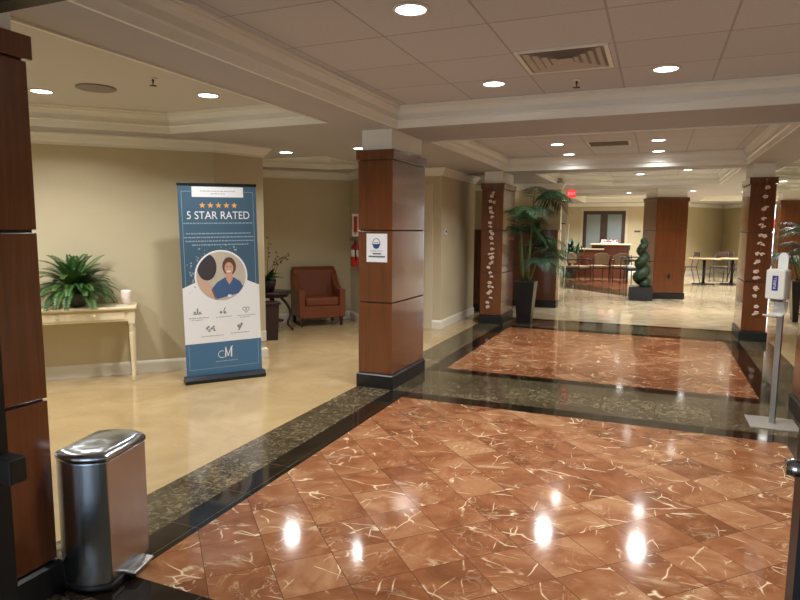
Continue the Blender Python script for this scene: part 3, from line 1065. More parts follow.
# nurse in blue
flat_poly('photo_scrubs', clipc(sh([(-0.10, 0.70), (0.21, 0.74), (0.225, 0.86), (0.17, 0.93), (0.10, 0.975), (0.02, 0.975), (-0.06, 0.93), (-0.12, 0.86)])), mat('photo_scrub_blue', (64, 96, 144), 0.6), 4)
flat_poly('photo_hair_brown', sh(circ(0.065, 1.085, 0.068, 28, sz=1.35)), mat('photo_hair_brown', (98, 68, 56), 0.6), 5)
flat_poly('photo_neck', sh([(0.03, 0.955), (0.06, 0.90), (0.095, 0.955), (0.092, 1.02), (0.035, 1.02)]), mat('photo_skin', (206, 162, 138), 0.6), 6)
flat_poly('photo_face', sh(circ(0.062, 1.065, 0.044, 28, sz=1.4)), mat('photo_skin', (206, 162, 138), 0.6), 7)
flat_poly('photo_smile', sh(circ(0.06, 1.042, 0.022, 16, pi, 2 * pi, 1, 0.7)), wht, 8)
for ex in (0.044, 0.08):
    flat_poly('photo_eye', sh(circ(ex, 1.082, 0.006, 10)), mat('photo_hair_dark', (62, 60, 66), 0.6), 8)
flat_poly('photo_badge', sh(rect(0.04, 0.075, 0.775, 0.80)), wht, 7)
# faint map dots around the roundel
rr = random.Random(9)
for k in range(34):
    a = rr.uniform(0.25 * pi, 1.15 * pi); q = rr.uniform(0.275, 0.35)
    x, z = rc[0] + q * cos(a), rc[1] + q * sin(a)
    if abs(x) < hw - 0.03:
        flat_poly('dot', circ(x, z, rr.uniform(0.004, 0.011), 6), line, 2.2)
# icons
icm = mat('banner_icon', (132, 144, 156), 0.6)
def icon(cx, cz, kind):
    mb = MB(); y0, y1 = YF - 0.0018, YF - 0.0012
    P = lambda poly: mb.prism(poly, y0, y1, 'xz')
    if kind == 0:
        P(rect(cx - 0.04, cx + 0.04, cz - 0.025, cz - 0.015)); P(rect(cx - 0.035, cx - 0.015, cz - 0.012, cz + 0.005)); P(rect(cx - 0.005, cx + 0.008, cz - 0.012, cz + 0.035)); P(rect(cx + 0.015, cx + 0.032, cz - 0.012, cz + 0.0))
    elif kind == 1:
        P(circ(cx - 0.02, cz - 0.01, 0.014, 12)); P(circ(cx + 0.018, cz - 0.014, 0.014, 12)); P([(cx + 0.002, cz), (cx + 0.012, cz), (cx + 0.03, cz + 0.04), (cx + 0.022, cz + 0.04)])
    elif kind == 2:
        P([(cx, cz - 0.035), (cx + 0.035, cz), (cx + 0.035, cz + 0.02), (cx + 0.02, cz + 0.03), (cx, cz + 0.018), (cx - 0.02, cz + 0.03), (cx - 0.035, cz + 0.02), (cx - 0.035, cz)])
        mb.build('icon', icm, sheet)
        mb = MB(); mb.prism([(cx, cz - 0.026), (cx + 0.028, cz + 0.002), (cx + 0.027, cz + 0.017), (cx + 0.018, cz + 0.022), (cx, cz + 0.008), (cx - 0.018, cz + 0.022), (cx - 0.027, cz + 0.017), (cx - 0.028, cz + 0.002)], YF - 0.0024, YF - 0.0018, 'xz')
        mb.build('icon_heart', wht, sheet)
        mb = MB(); mb.prism(rect(cx - 0.003, cx + 0.003, cz - 0.012, cz + 0.01), YF - 0.003, YF - 0.0024, 'xz'); mb.prism(rect(cx - 0.01, cx + 0.01, cz - 0.004, cz + 0.002), YF - 0.003, YF - 0.0024, 'xz')
        mb.build('icon_cross', icm, sheet)
        return
    elif kind == 3:
        for a, b in ((-0.035, 0.018), (-0.012, -0.012), (0.012, 0.014), (0.036, -0.006), (-0.02, 0.032), (0.03, 0.03)):
            P(circ(cx + a, cz + b, 0.011, 12))
        P([(cx - 0.04, cz - 0.002), (cx + 0.04, cz + 0.008), (cx + 0.04, cz + 0.014), (cx - 0.04, cz + 0.004)])
    else:
        P([(cx - 0.02, cz - 0.035), (cx, cz - 0.03), (cx + 0.03, cz + 0.02), (cx + 0.012, cz + 0.022)]); P(circ(cx - 0.005, cz + 0.01, 0.018, 14)); P(circ(cx + 0.022, cz + 0.03, 0.012, 12))
    mb.build('icon', icm, sheet)
for cx, cz, k in ((-0.25, 0.72, 0), (0.0, 0.71, 1), (0.235, 0.71, 2), (-0.13, 0.53, 3), (0.16, 0.535, 4)):
    icon(cx, cz, k)
scribble('caption_print', [(-0.33, -0.14, 0.655, 0.007), (-0.07, 0.09, 0.65, 0.006), (0.14, 0.33, 0.65, 0.006), (-0.22, 0.0, 0.465, 0.006), (0.07, 0.26, 0.475, 0.006), (-0.31, -0.2, 0.635, 0.005), (0.17, 0.28, 0.632, 0.005)], greyl, 3, seed=8)
# script monogram: a curling C joined to an M
mono = MB()
def stroke(pts, w):
    for (a, b), (c, d) in zip(pts[:-1], pts[1:]):
        dx, dz = c - a, d - b; l = sqrt(dx * dx + dz * dz) or 1
        nx, nz = -dz / l * w, dx / l * w
        mono.prism([(a - nx, b - nz), (c - nx, d - nz), (c + nx, d + nz), (a + nx, b + nz)], YF - 0.0018, YF - 0.0012, 'xz')
cx, cz = 0.0, 0.285
stroke([(cx - 0.03 + 0.035 * cos(a), cz - 0.015 + 0.035 * sin(a)) for a in [radians(q) for q in range(60, 320, 20)]], 0.003)
stroke([(cx + 0.005, cz - 0.05), (cx + 0.01, cz), (cx + 0.012, cz + 0.055)], 0.006)
stroke([(cx + 0.012, cz + 0.055), (cx + 0.032, cz - 0.04)], 0.004)
stroke([(cx + 0.032, cz - 0.04), (cx + 0.07, cz + 0.058), (cx + 0.085, cz + 0.062)], 0.004)
stroke([(cx + 0.07, cz + 0.058), (cx + 0.066, cz - 0.05)], 0.007)
mono.build('monogram', wht, sheet)
scribble('footer_print', [(-0.09, 0.13, 0.195, 0.008)], line, 3, seed=12)

# ------------------------------------------------------------------ mask notice on the column
t = thing('mask_notice', 'white face mask notice taped to the glossy wood column', 'sign', (-2.452, YC[1] + 0.012, 1.365), 0)
mb = MB(); mb.box(-0.108, 0.108, -0.0025, -0.0005, -0.135, 0.135); pg = mb.build('sheet', wht, t)
ibl = mat('notice_blue', (44, 74, 138), 0.5); iink = mat('notice_ink', (56, 72, 96), 0.5)
def fp(name, poly, m, lay, par=pg):
    mb = MB(); y = -0.0025 - 0.0006 * lay; mb.prism(list(poly), y, y + 0.0005, 'xz'); return mb.build(name, m, par)
fp('head_outline', circ(-0.005, 0.045, 0.040, 24, sz=1.15), iink, 1)
fp('head_fill', circ(-0.005, 0.046, 0.034, 24, sz=1.15), wht, 2)
fp('brow', rect(-0.03, 0.02, 0.05, 0.055), iink, 3)
fp('mask_shape', circ(-0.005, 0.022, 0.034, 20, pi, 2 * pi, 1, 0.9) + [(0.029, 0.032), (-0.005, 0.038), (-0.039, 0.032)], ibl, 3)
fp('mask_strap', [(-0.05, 0.038), (0.04, 0.038), (0.04, 0.032), (-0.05, 0.032)], ibl, 3)
def nscrib(lines, m, seed):
    rr = random.Random(seed); mb = MB()
    for (x0, x1, z, h) in lines:
        x = x0
        while x < x1 - 0.003:
            e = min(x + rr.uniform(0.008, 0.014), x1)
            mb.prism(rect(x, e, z, z + h), -0.0037, -0.0032, 'xz'); x = e + 0.003
    return mb.build('notice_print', m, pg)
nscrib([(-0.07, 0.07, -0.032, 0.006)], greyl, 1)
nscrib([(-0.04, 0.045, -0.062, 0.014), (-0.085, 0.085, -0.09, 0.016)], iink, 2)

# ------------------------------------------------------------------ armchair
AX, AY = -4.70, 8.52     # middle of the front edge
ca = Vector((-0.70711, 0.70711))
cc = Vector((-4.775, 8.275)) + ca * 0.36
t = thing('armchair', 'brown leather armchair with sloping arms in the left recess', 'armchair', (cc.x, cc.y, 0), A45)
t.scale = (1.07, 1.0, 1.03)
w, d = 0.70, 0.66
mb = MB(); mb.box(-w / 2 + 0.02, w / 2 - 0.02, -d / 2 + 0.015, d / 2 - 0.05, 0.13, 0.32); mb.build('seat_base', M['leather'], t, bevel=0.015, bseg=3)
mb = MB(); mb.box(-w / 2 + 0.10, w / 2 - 0.10, -d / 2, d / 2 - 0.17, 0.32, 0.45); mb.build('seat_cushion', M['leather'], t, bevel=0.03, bseg=4)
mb = MB(); mb.prism([(0.12, 0.42), (0.28, 0.42), (0.36, 0.86), (0.33, 0.89), (0.22, 0.89), (0.18, 0.84)], -w / 2 + 0.02, w / 2 - 0.02, 'yz'); mb.build('backrest', M['leather'], t, bevel=0.02, bseg=3)
for sx in (-1, 1):
    x0 = sx * (w / 2 - 0.045)
    mb = MB()
    prof = [(-d / 2, 0.14), (d / 2 - 0.05, 0.14), (d / 2 - 0.02, 0.84), (0.22, 0.84), (0.15, 0.76), (0.08, 0.67), (0.0, 0.61), (-0.12, 0.575), (-d / 2, 0.565)]
    mb.prism(prof, x0 - 0.045, x0 + 0.045, 'yz')
    mb.build('armrest', M['leather'], t, bevel=0.014, bseg=3)
    for sy in (-1, 1):
        mb = MB(); mb.frustum(-0.016, 0.016, -0.016, 0.016, 0, -0.026, 0.026, -0.026, 0.026, 0.15)
        mb.build('leg', M['darkwood'], t, loc=(sx * (w / 2 - 0.05), sy * (d / 2 - 0.07), 0))

# ------------------------------------------------------------------ round side table and orchid
tx, ty = -5.25, 7.58
t = thing('side_table', 'dark wooden side table with curved legs left of the armchair', 'side table', (tx, ty, 0), radians(40))
mb = MB(); mb.lathe([(0.0, 0.575), (0.29, 0.575), (0.30, 0.585), (0.30, 0.605), (0.29, 0.612), (0, 0.612)], 40); mb.build('tabletop', M['darkwood'], t)
mb = MB(); mb.lathe([(0.24, 0.53), (0.25, 0.575), (0.0, 0.575), (0.0, 0.53)], 36); mb.build('apron', M['darkwood'], t)
for k in range(4):
    a = k * pi / 2
    pts = []
    for i in range(13):
        u = i / 12
        r_ = 0.10 + 0.17 * sin(pi * u * 0.95) if u < 0.8 else 0.10 + 0.17 * sin(pi * 0.76) + (u - 0.8) * 0.45
        pts.append((r_ * cos(a), r_ * sin(a), 0.55 - 0.535 * u))
    mb = MB(); mb.tube(pts, 0.022, 8, 0.016); mb.build('leg', M['darkwood'], t)
mb = MB(); mb.lathe([(0, 0.16), (0.17, 0.16), (0.17, 0.178), (0, 0.178)], 28); mb.build('lower_shelf', M['darkwood'], t)
t = thing('display_pedestal', 'narrow dark brown pedestal just behind the banner corner wall', 'pedestal', (-4.90, 7.02, 0), radians(45))
mb = MB(); mb.frustum(-0.09, 0.09, -0.09, 0.09, 0.0, -0.11, 0.11, -0.11, 0.11, 0.50); mb.build('body', M['darkwood'], t, bevel=0.004)
mb = MB(); mb.box(-0.13, 0.13, -0.13, 0.13, 0.50, 0.53); mb.build('top', M['darkwood'], t, bevel=0.005)
t = thing('orchid', 'leggy orchid with dark leaves in a pot on the side table', 'potted plant', (tx + 0.0, ty - 0.08, 0.612))
t.scale = (1.2, 1.2, 1.12)
mb = MB(); mb.lathe([(0, 0), (0.06, 0), (0.09, 0.1), (0.095, 0.16), (0.085, 0.16), (0.08, 0.13), (0, 0.13)], 24); mb.build('pot', mat('orchid_pot', (44, 34, 40), 0.3), t)
rr = random.Random(4)
for k in range(18):
    az = rr.uniform(0, 2 * pi); pts = [p + Vector((0, 0, 0.14)) for p in frond_points(az, radians(rr.uniform(30, 75)), rr.uniform(0.18, 0.30), radians(90), 7)]
    mb = MB(); leafstrip(mb, pts, 0.026, Vector((0, 0, 1))); mb.build('leaf', M['leafd'], t, recalc=False)
om = mat('orchid_stem', (92, 80, 50), 0.5)
for (dx, dy, h, bx) in ((0.02, 0.03, 0.34, 0.08), (0.0, -0.05, 0.40, 0.26), (0.0, -0.02, 0.52, 0.03), (0.03, 0.02, 0.42, 0.20), (0.05, 0.05, 0.36, 0.14), (-0.05, 0, 0.45, -0.1)):
    pts = [(dx + bx * (u ** 2), dy + bx * 0.4 * u, 0.16 + 1.05 * h * (u - 0.25 * u ** 3 if bx > 0.1 else u)) for u in [i / 9 for i in range(10)]]
    mb = MB(); mb.tube(pts, 0.0045, 6, 0.002); st = mb.build('flower_stem', om, t)
    for i in (5, 6, 7, 8, 9):
        p = pts[i]
        mb = MB(); mb.sphere((p[0] + rr.uniform(-.02, .03), p[1] + rr.uniform(-.02, .02), p[2] + rr.uniform(-.02, .01)), 0.014, 1, 1, 0.8, 7, 5)
        mb.build('bud', mat('orchid_bud', (120, 96, 62), 0.6), st)

# ------------------------------------------------------------------ extinguisher and its sign on the short diagonal wall
wd = Vector((0.70711, -0.70711)); nd = Vector((-0.70711, -0.70711))
ep = Vector(C4) + Vector((-0.045, 0.045)) 
en = nd
rotE = -pi / 4
t = thing('fire_extinguisher', 'red fire extinguisher on the wall left of the mask notice column', 'fire extinguisher', (ep.x + en.x * 0.085, ep.y + en.y * 0.085, 0.93), rotE)
redm = mat('extinguisher_red', (178, 34, 28), 0.3)
mb = MB(); mb.lathe([(0, 0), (0.065, 0.0), (0.072, 0.02), (0.072, 0.30), (0.06, 0.345), (0.03, 0.37), (0.022, 0.38), (0, 0.38)], 24); mb.build('cylinder', redm, t)
mb = MB(); mb.lathe([(0.0735, 0.16), (0.0735, 0.27)], 24); mb.build('instruction_label', M['dwhite'], t)
mb = MB(); mb.lathe([(0.022, 0.38), (0.024, 0.42), (0.014, 0.43), (0.0, 0.43)], 14); mb.build('valve', M['chrome'], t)
mb = MB(); mb.box(-0.012, 0.012, -0.10, 0.02, 0.425, 0.437); mb.box(-0.010, 0.010, -0.09, 0.02, 0.455, 0.465); mb.build('handle', M['blackp'], t, bevel=0.003)
mb = MB(); mb.tube([(0.01, 0, 0.41), (0.07, -0.03, 0.42), (0.095, -0.03, 0.3), (0.09, -0.02, 0.1)], 0.009, 8, 0.014); mb.build('hose', M['blackp'], t)
mb = MB(); mb.box(-0.02, 0.02, 0.06, 0.085, 0.1, 0.42); mb.build('wall_bracket', M['chrome'], t)
t = thing('extinguisher_sign', 'narrow red and white extinguisher sign above the fire extinguisher', 'sign', (-4.43, 8.72, 1.60), radians(8))
mb = MB(); mb.box(-0.055, 0.055, -0.004, 0.004, -0.18, 0.18); sg = mb.build('panel', M['white'], t)
mb = MB(); mb.box(-0.03, 0.03, -0.006, -0.004, -0.12, 0.14); mb.build('red_field', redm, sg)
mb = MB(); mb.prism([(-0.02, -0.13), (0.0, -0.16), (0.02, -0.13)], -0.006, -0.004, 'xz'); mb.build('arrow', redm, sg)
mb = MB(); mb.box(-0.055, -0.04, 0.004, 0.20, -0.02, 0.02); mb.build('bracket', M['white'], sg)

# thermostat on the pier side
t = thing('thermostat', 'small white thermostat on the cream pier right of the glossy column', 'thermostat', (-3.05, 9.07, 1.50), pi / 2)
mb = MB(); mb.box(-0.05, 0.05, -0.022, 0.0, -0.045, 0.045); mb.build('case', M['white'], t, bevel=0.006)
mb = MB(); mb.box(-0.03, 0.03, -0.024, -0.022, -0.01, 0.028); mb.build('screen', mat('thermo_screen', (110, 112, 100), 0.2), t)
t = thing('wall_outlet', 'white wall outlet at the foot of the corner beside the banner', 'outlet', (-4.262, 5.96, 0.27), radians(73))
mb = MB(); mb.box(-0.04, 0.04, -0.012, 0, -0.06, 0.06); mb.build('plate', M['white'], t, bevel=0.004)
mb = MB(); mb.box(-0.018, 0.018, -0.014, -0.012, 0.01, 0.045); mb.box(-0.018, 0.018, -0.014, -0.012, -0.045, -0.01); mb.build('socket', M['dwhite'], t)

# ------------------------------------------------------------------ half walls behind the left garland column
def halfwall(x0, x1, y0, y1, lb, nj=1):
    cx, cy = (x0 + x1) / 2, (y0 + y1) / 2
    hx, hy = (x1 - x0) / 2, (y1 - y0) / 2
    t = thing('half_wall', lb, 'partition', (cx, cy, 0), 0, 'wood panelled half walls')
    mb = MB(); mb.box(-hx + .01, hx - .01, -hy + .01, hy - .01, 0, 1.5); mb.build('core', M['reveal'], t)
    mb = MB(); mb.box(-hx - .01, hx + .01, -hy - .01, hy + .01, 0, 0.14); mb.build('plinth', M['plinth'], t, bevel=.004)
    for a, b in ((0.146, 0.834), (0.846, 1.50)):
        mb = MB(); mb.box(-hx, hx, -hy, hy, a, b); mb.build('panel', M['wood_dark'], t, bevel=.003)
    mb = MB(); mb.box(-hx - .01, hx + .01, -hy - .01, hy + .01, 1.50, 1.54); mb.build('cap', M['wood_dark'], t, bevel=.004)
halfwall(-3.60, -2.86, 11.10, 11.45, 'dark wood half wall left of the left garland column')
halfwall(-2.80, -1.79, 12.25, 12.58, 'wood half wall behind the tall potted palm')
wc = mat('letter_white', (226, 222, 212), 0.4)
t = thing('raised_lettering', 'small white raised marks near the top right of the half wall behind the palm', 'sign', (-2.06, 12.25, 1.34), 0)
for k, (dx, h) in enumerate(((0.0, 0.05), (0.055, 0.085), (0.11, 0.05), (0.165, 0.075), (0.215, 0.045))):
    mb = MB(); mb.box(dx - 0.01, dx + 0.01, -0.014, 0, 0, h); mb.box(dx - 0.02, dx + 0.022, -0.014, 0, 0, 0.018)
    mb.build('mark', wc, t, bevel=0.002)
t = thing('wall_sconce', 'small lit wall lamp beside the top of the left garland column', 'wall lamp', (-2.86, 12.6, 2.26), 0)
mb = MB(); mb.box(-0.04, 0.04, -0.02, 0, -0.06, 0.06); mb.build('backplate', M['chrome'], t)
mb = MB(); mb.lathe([(0.0, -0.05), (0.035, -0.045), (0.05, 0.03), (0.045, 0.05), (0, 0.05)], 18)
o = mb.build('shade', emit('sconce_glow', (255, 246, 226), 6.0), t); o.location = (0, -0.07, 0)

# ------------------------------------------------------------------ tall palms
def palm(loc, lb, H, seed, nf, spread, spec=None, rz=0.0, clampx=None):
    rr = random.Random(seed)
    t = thing('potted_palm', lb, 'potted plant', loc, rz)
    mb = MB()
    mb.frustum(-0.105, 0.105, -0.105, 0.105, 0, -0.17, 0.17, -0.17, 0.17, 0.70)
    mb.build('planter', mat('planter_black', (20, 19, 22), 0.3), t, bevel=0.006)
    mb = MB(); mb.frustum(-0.16, 0.16, -0.16, 0.16, 0.695, -0.15, 0.15, -0.15, 0.15, 0.71); mb.build('soil', mat('soil', (48, 38, 28), 0.9), t)
    crowns = []
    for k in range(5):
        a = 2 * pi * k / 5 + 0.4; bx, by = 0.06 * cos(a), 0.06 * sin(a)
        hh = H * (0.45 + 0.11 * k)
        lean = 0.10 + 0.04 * k
        pts = [(bx * (1 + 2 * u), by * (1 + 2 * u) , 0.7 + (hh - 0.7) * u) for u in [i / 8 for i in range(9)]]
        mb = MB(); mb.tube(pts, 0.020, 8, 0.012); mb.build('cane', M['stem'], t)
        crowns.append(Vector(pts[-1]))
    for k in range(nf):
        c = crowns[k % 5]
        if spec and k < len(spec):
            az, el, ln, dr, c0 = spec[k]; c = crowns[c0]
        else:
            az = 2.39996 * k + rr.uniform(-.3, .3)
            el = radians(rr.uniform(25, 75)); ln = rr.uniform(0.55, 0.85) * spread; dr = radians(rr.uniform(70, 120))
        if clampx is not None and cos(az) < -0.2:
            if cos(az) < -0.5: az = pi - az
            else: ln *= 0.5; el = max(el, radians(55))
        if clampx is not None and cos(az) > 0.3: ln *= 0.82
        base_ = c - Vector((0, 0, 0.10))
        pts = [p + base_ for p in frond_points(az, el, ln, dr, 16)]
        mb = MB(); mb.tube(pts, 0.007, 6, 0.002)
        side = Vector((-sin(az), cos(az), 0))
        for i in range(3, 17):
            u = i / 16
            for h in (0, 1) if i % 2 else (0,):
                p0 = pts[i] if h == 0 else (pts[i] + pts[i - 1]) / 2
                d_ = (pts[min(i + 1, 16)] - pts[i - 1]).normalized()
                nrm = side.cross(d_)
                if nrm.z < 0: nrm = -nrm
                ll = spread * (0.10 + 0.26 * sin(pi * (0.1 + 0.8 * (1 - u)))) * rr.uniform(0.85, 1.1)
                for sg in (-1, 1):
                    q = [p0 + side * sg * (ll * v * 0.75) + d_ * (ll * v * 0.6) - Vector((0, 0, 1)) * (ll * 0.42 * v * v) for v in (0, 0.33, 0.66, 1.0)]
                    leafstrip(mb, q, 0.0065, nrm, lambda z: max(0.08, sin(pi * (0.12 + 0.86 * z))))
        if clampx is not None:
            mb.v = [(max(p[0], clampx), p[1], p[2]) for p in mb.v]
        mb.build('frond', mat('palm_green', (52, 88, 48), 0.45, 0, 0.4, 30) if rr.random() < 0.4 else mat('palm_dark_green', (36, 64, 44), 0.45, 0, 0.4, 20), t, recalc=False)
    return t
palm((-1.95, 10.0, 0), 'tall palm in a black square planter right of the left garland column', 2.32, 21, 30, 1.0, clampx=-0.29)
palm((2.32, 12.2, 0), 'palm partly visible at the right edge behind the right edge column', 1.75, 8, 18, 0.85)

# ------------------------------------------------------------------ flower garlands
def garland(x, yface, z0, z1, lb, seed, slant=0.0, step=0.1):
    rr = random.Random(seed)
    t = thing('flower_garland', lb, 'garland', (x, yface - 0.012, 0), 0, 'flower garlands on the columns')
    mb = MB(); mb.tube([(0.004 * sin(i * 1.3) + slant * i / 20, -0.004, z1 - (z1 - z0) * i / 20) for i in range(21)], 0.0025, 5); mb.build('cord', mat('cord', (110, 84, 60), 0.7), t)
    mb = MB(); mb.lathe([(0.006, 0), (0.011, 0.01), (0.006, 0.02)], 8); o = mb.build('hook', M['chrome'], t); o.location = (0, -0.004, z1 - 0.005)
    fm = mat('blossom', (232, 208, 190), 0.6, 0, 0.15, 60)
    z = z1 - 0.10
    cm = mat('blossom_centre', (170, 126, 100), 0.6)
    while z > z0:
        u = (z1 - z) / (z1 - z0)
        for q in range(rr.choice((1, 2, 2))):
            mb = MB()
            cx, cz = rr.uniform(-0.035, 0.035) + slant * u, z + rr.uniform(-0.02, 0.02)
            rot = rr.uniform(0, 1)
            for p in range(rr.choice((3, 4, 5))):
                a = 2 * pi * p / 5 + rot
                mb.sphere((cx + 0.018 * cos(a), -0.014, cz + 0.016 * sin(a)), rr.uniform(0.010, 0.017), 1.2, 0.6, 0.8, 8, 5)
            mb.build('blossom', fm, t)
            mb = MB(); mb.sphere((cx, -0.022, cz), 0.006, seg=8, rings=5); mb.build('flower_centre', cm, t)
        z -= step * rr.uniform(0.8, 1.2)
    return t
garland(-2.46, YC[2] + 0.012, 0.22, 2.24, 'garland of pale blossoms down the column left of the palm', 3, -0.02, 0.082)
garland(1.345, YC[2] + 0.012, 0.33, 2.24, 'garland of pale blossoms down the column behind the sanitizer stand', 6, -0.03, 0.125)

# ------------------------------------------------------------------ sanitizer stand
t = thing('sanitizer_stand', 'floor stand with square plate and white hand sanitizer dispenser', 'sanitizer stand', (0.935, 5.565, 0), 0)
pl = mat('stand_plate', (176, 172, 164), 0.3, 0.3)
mb = MB(); mb.box(-0.175, 0.175, -0.165, 0.175, 0.0, 0.008); mb.build('base_plate', pl, t, bevel=0.003)
FA = radians(-35)
Tm = Matrix.Rotation(FA, 4, 'Z')
mb = MB(); mb.T = Tm; mb.box(-0.022, 0.022, -0.012, 0.012, 0.008, 1.2); mb.build('pole', mat('stand_pole', (150, 148, 142), 0.35, 0.7), t, bevel=0.003)
mb = MB(); mb.T = Tm
mb.prism([(-0.038, 0.90), (0.038, 0.90)] + [(0.038 * cos(a), 1.335 + 0.045 * sin(a)) for a in [pi * i / 12 for i in range(13)]], -0.024, -0.013, 'xz')
mb.build('back_plate', M['white'], t, bevel=0.003)
mb = MB(); mb.T = Tm
mb.prism([(-0.07, 1.02), (0.07, 1.02), (0.072, 1.24), (0.06, 1.255), (-0.06, 1.255), (-0.072, 1.24)], -0.125, -0.024, 'xz')
o = mb.build('dispenser', mat('dispenser_white', (216, 216, 208), 0.35), t, bevel=0.012, bseg=3)
mb = MB(); mb.T = Tm; mb.box(-0.035, 0.035, -0.10, -0.05, 1.0, 1.022); mb.build('nozzle', mat('nozzle_grey', (120, 120, 118), 0.4), o)
mb = MB(); mb.T = Tm; mb.box(-0.02, 0.024, -0.1275, -0.1245, 1.09, 1.205); lg = mb.build('logo_panel', mat('logo_blue', (36, 44, 128), 0.4), o)
tx_ = text('logo_lettering', 'PURELL', 0.028, M['white'], lg, (0, 0, 0))
tx_.matrix_local = Tm @ Matrix.Translation((0.002, -0.1282, 1.1475)) @ Matrix.Rotation(pi / 2, 4, 'X') @ Matrix.Rotation(pi / 2, 4, 'Z')
mb = MB(); mb.T = Tm
top_p = [(-0.013, 1.0), (-0.02, 0.945), (-0.045, 0.905), (-0.09, 0.89), (-0.14, 0.892), (-0.175, 0.905)]
bot_p = [(y, z - 0.012) if i > 1 else (y + 0.012, z) for i, (y, z) in enumerate(top_p)]
mb.prism(top_p + bot_p[::-1], -0.05, 0.05, 'yz')
mb.build('drip_tray', mat('tray_white', (200, 198, 190), 0.35), t)

# ------------------------------------------------------------------ topiary
t = thing('spiral_topiary', 'dark green spiral topiary in a black square planter by the broad far column', 'potted plant', (-0.27, 14.55, 0), 0)
mb = MB(); mb.frustum(-0.24, 0.24, -0.24, 0.24, 0, -0.25, 0.25, -0.25, 0.25, 0.30); mb.build('planter', mat('planter_black', (20, 19, 22), 0.3), t, bevel=.006)
mb = MB(); mb.tube([(0, 0, 0.28), (0, 0, 1.3)], 0.018, 8, 0.01); mb.build('trunk', mat('bark', (70, 52, 36), 0.8), t)
mb = MB()
rr = random.Random(2)
for i in range(900):
    u = rr.random(); a = u * 2 * pi * 3.2
    rad = 0.16 * (1 - 0.55 * u); z = 0.36 + 0.95 * u
    c = Vector((rad * 0.5 * cos(a), rad * 0.5 * sin(a), z))
    v = Vector((rr.gauss(0, 1), rr.gauss(0, 1), rr.gauss(0, 1))).normalized()
    p = c + v * (0.118 * (1.15 - 0.5 * u))
    s1 = v.orthogonal().normalized() * 0.016; s2 = v.cross(s1).normalized() * 0.024
    mb.add([tuple(p - s1), tuple(p + s2 + v * 0.01), tuple(p + s1), tuple(p - s2)], [(0, 1, 2, 3)])
for i in range(40):
    u = i / 39; a = u * 2 * pi * 3.2; rad = 0.16 * (1 - 0.55 * u)
    mb.sphere((rad * 0.5 * cos(a), rad * 0.5 * sin(a), 0.36 + 0.95 * u), 0.112 * (1.15 - 0.5 * u), seg=8, rings=6)
mb.build('foliage', mat('topiary_green', (30, 50, 28), 0.6, 0, 0.5, 40), t, recalc=False)
t = thing('wall_outlet', 'small dark outlet plate on the face of the broad far column', 'outlet', (-0.04 + 0.37 * cos(radians(24)) - 0.013 * sin(radians(24)), 14.82 + 0.37 * sin(radians(24)) + 0.013 * cos(radians(24)), 0.52), radians(24))
mb = MB(); mb.box(-0.035, 0.035, -0.008, 0, -0.055, 0.055); mb.build('plate', M['blackp'], t, bevel=.003)
mb = MB(); mb.box(-0.015, 0.015, -0.010, -0.008, -0.03, 0.03); mb.build('socket', M['black'], t)

# ------------------------------------------------------------------ far glazed double door, pictures, window
t = MB()
X0, X1, YW, ZT = -2.33, -1.02, 22.5, 2.26
xa, xb = -2.50, -0.94
fr = MB()
fr.box(xa, xb, YW - 0.03, YW, 2.20, 2.30); fr.box(xa, xa + 0.08, YW - 0.03, YW, 0, 2.20); fr.box(xb - 0.08, xb, YW - 0.03, YW, 0, 2.20)
tn += 1; struct(fr.build('trim_%d' % tn, M['trim']))
dk = mat('door_dark', (66, 50, 42), 0.4)
dg = mat('door_glass', (140, 152, 154), 0.12, 0, 0.1, 3)
mid = (xa + xb) / 2
for (a, b, nm) in ((xa + 0.08, mid, 'door_3'), (mid, xb - 0.08, 'door_4')):
    mb = MB()
    mb.box(a, b, YW - 0.05, YW - 0.005, 2.08, 2.20); mb.box(a, b, YW - 0.05, YW - 0.005, 0, 0.25)
    mb.box(a, a + 0.12, YW - 0.05, YW - 0.005, 0.25, 2.08); mb.box(b - 0.12, b, YW - 0.05, YW - 0.005, 0.25, 2.08)
    d_ = struct(mb.build(nm, dk))
    mb = MB(); mb.box(a + 0.12, b - 0.12, YW - 0.035, YW - 0.02, 0.25, 2.08); mb.build('glass_pane', dg, d_)
    hxp = b - 0.06 if nm == 'door_3' else a + 0.06
    mb = MB(); mb.tube([(hxp, YW - 0.09, 0.95), (hxp, YW - 0.09, 1.2)], 0.012, 8); mb.build('handle', M['chrome'], d_)
mb = MB(); mb.box(3.02, 3.95, YW - 0.04, YW - 0.001, 0.30, 2.44)
wn_ = struct(mb.build('window_1', M['trim']))
mb = MB(); mb.box(3.08, 3.90, YW - 0.05, YW - 0.04, 0.36, 2.40); mb.build('pane', emit('daylight_pane', (240, 246, 255), 2.6), wn_)
mb = MB(); mb.box(3.10, 3.60, YW - 0.056, YW - 0.05, 1.62, 1.92); mb.build('red_sign', emit('red_sign_glow', (240, 70, 84), 1.2), wn_)
t = thing('wall_plaque', 'tiny dark plaque on the cream wall left of the broad far column', 'sign', (-0.62, YW, 1.50), 0)
mb = MB(); mb.box(-0.10, 0.10, -0.015, 0, -0.03, 0.03); mb.build('plate', mat('plaque_dark', (90, 82, 70), 0.5), t, bevel=.003)

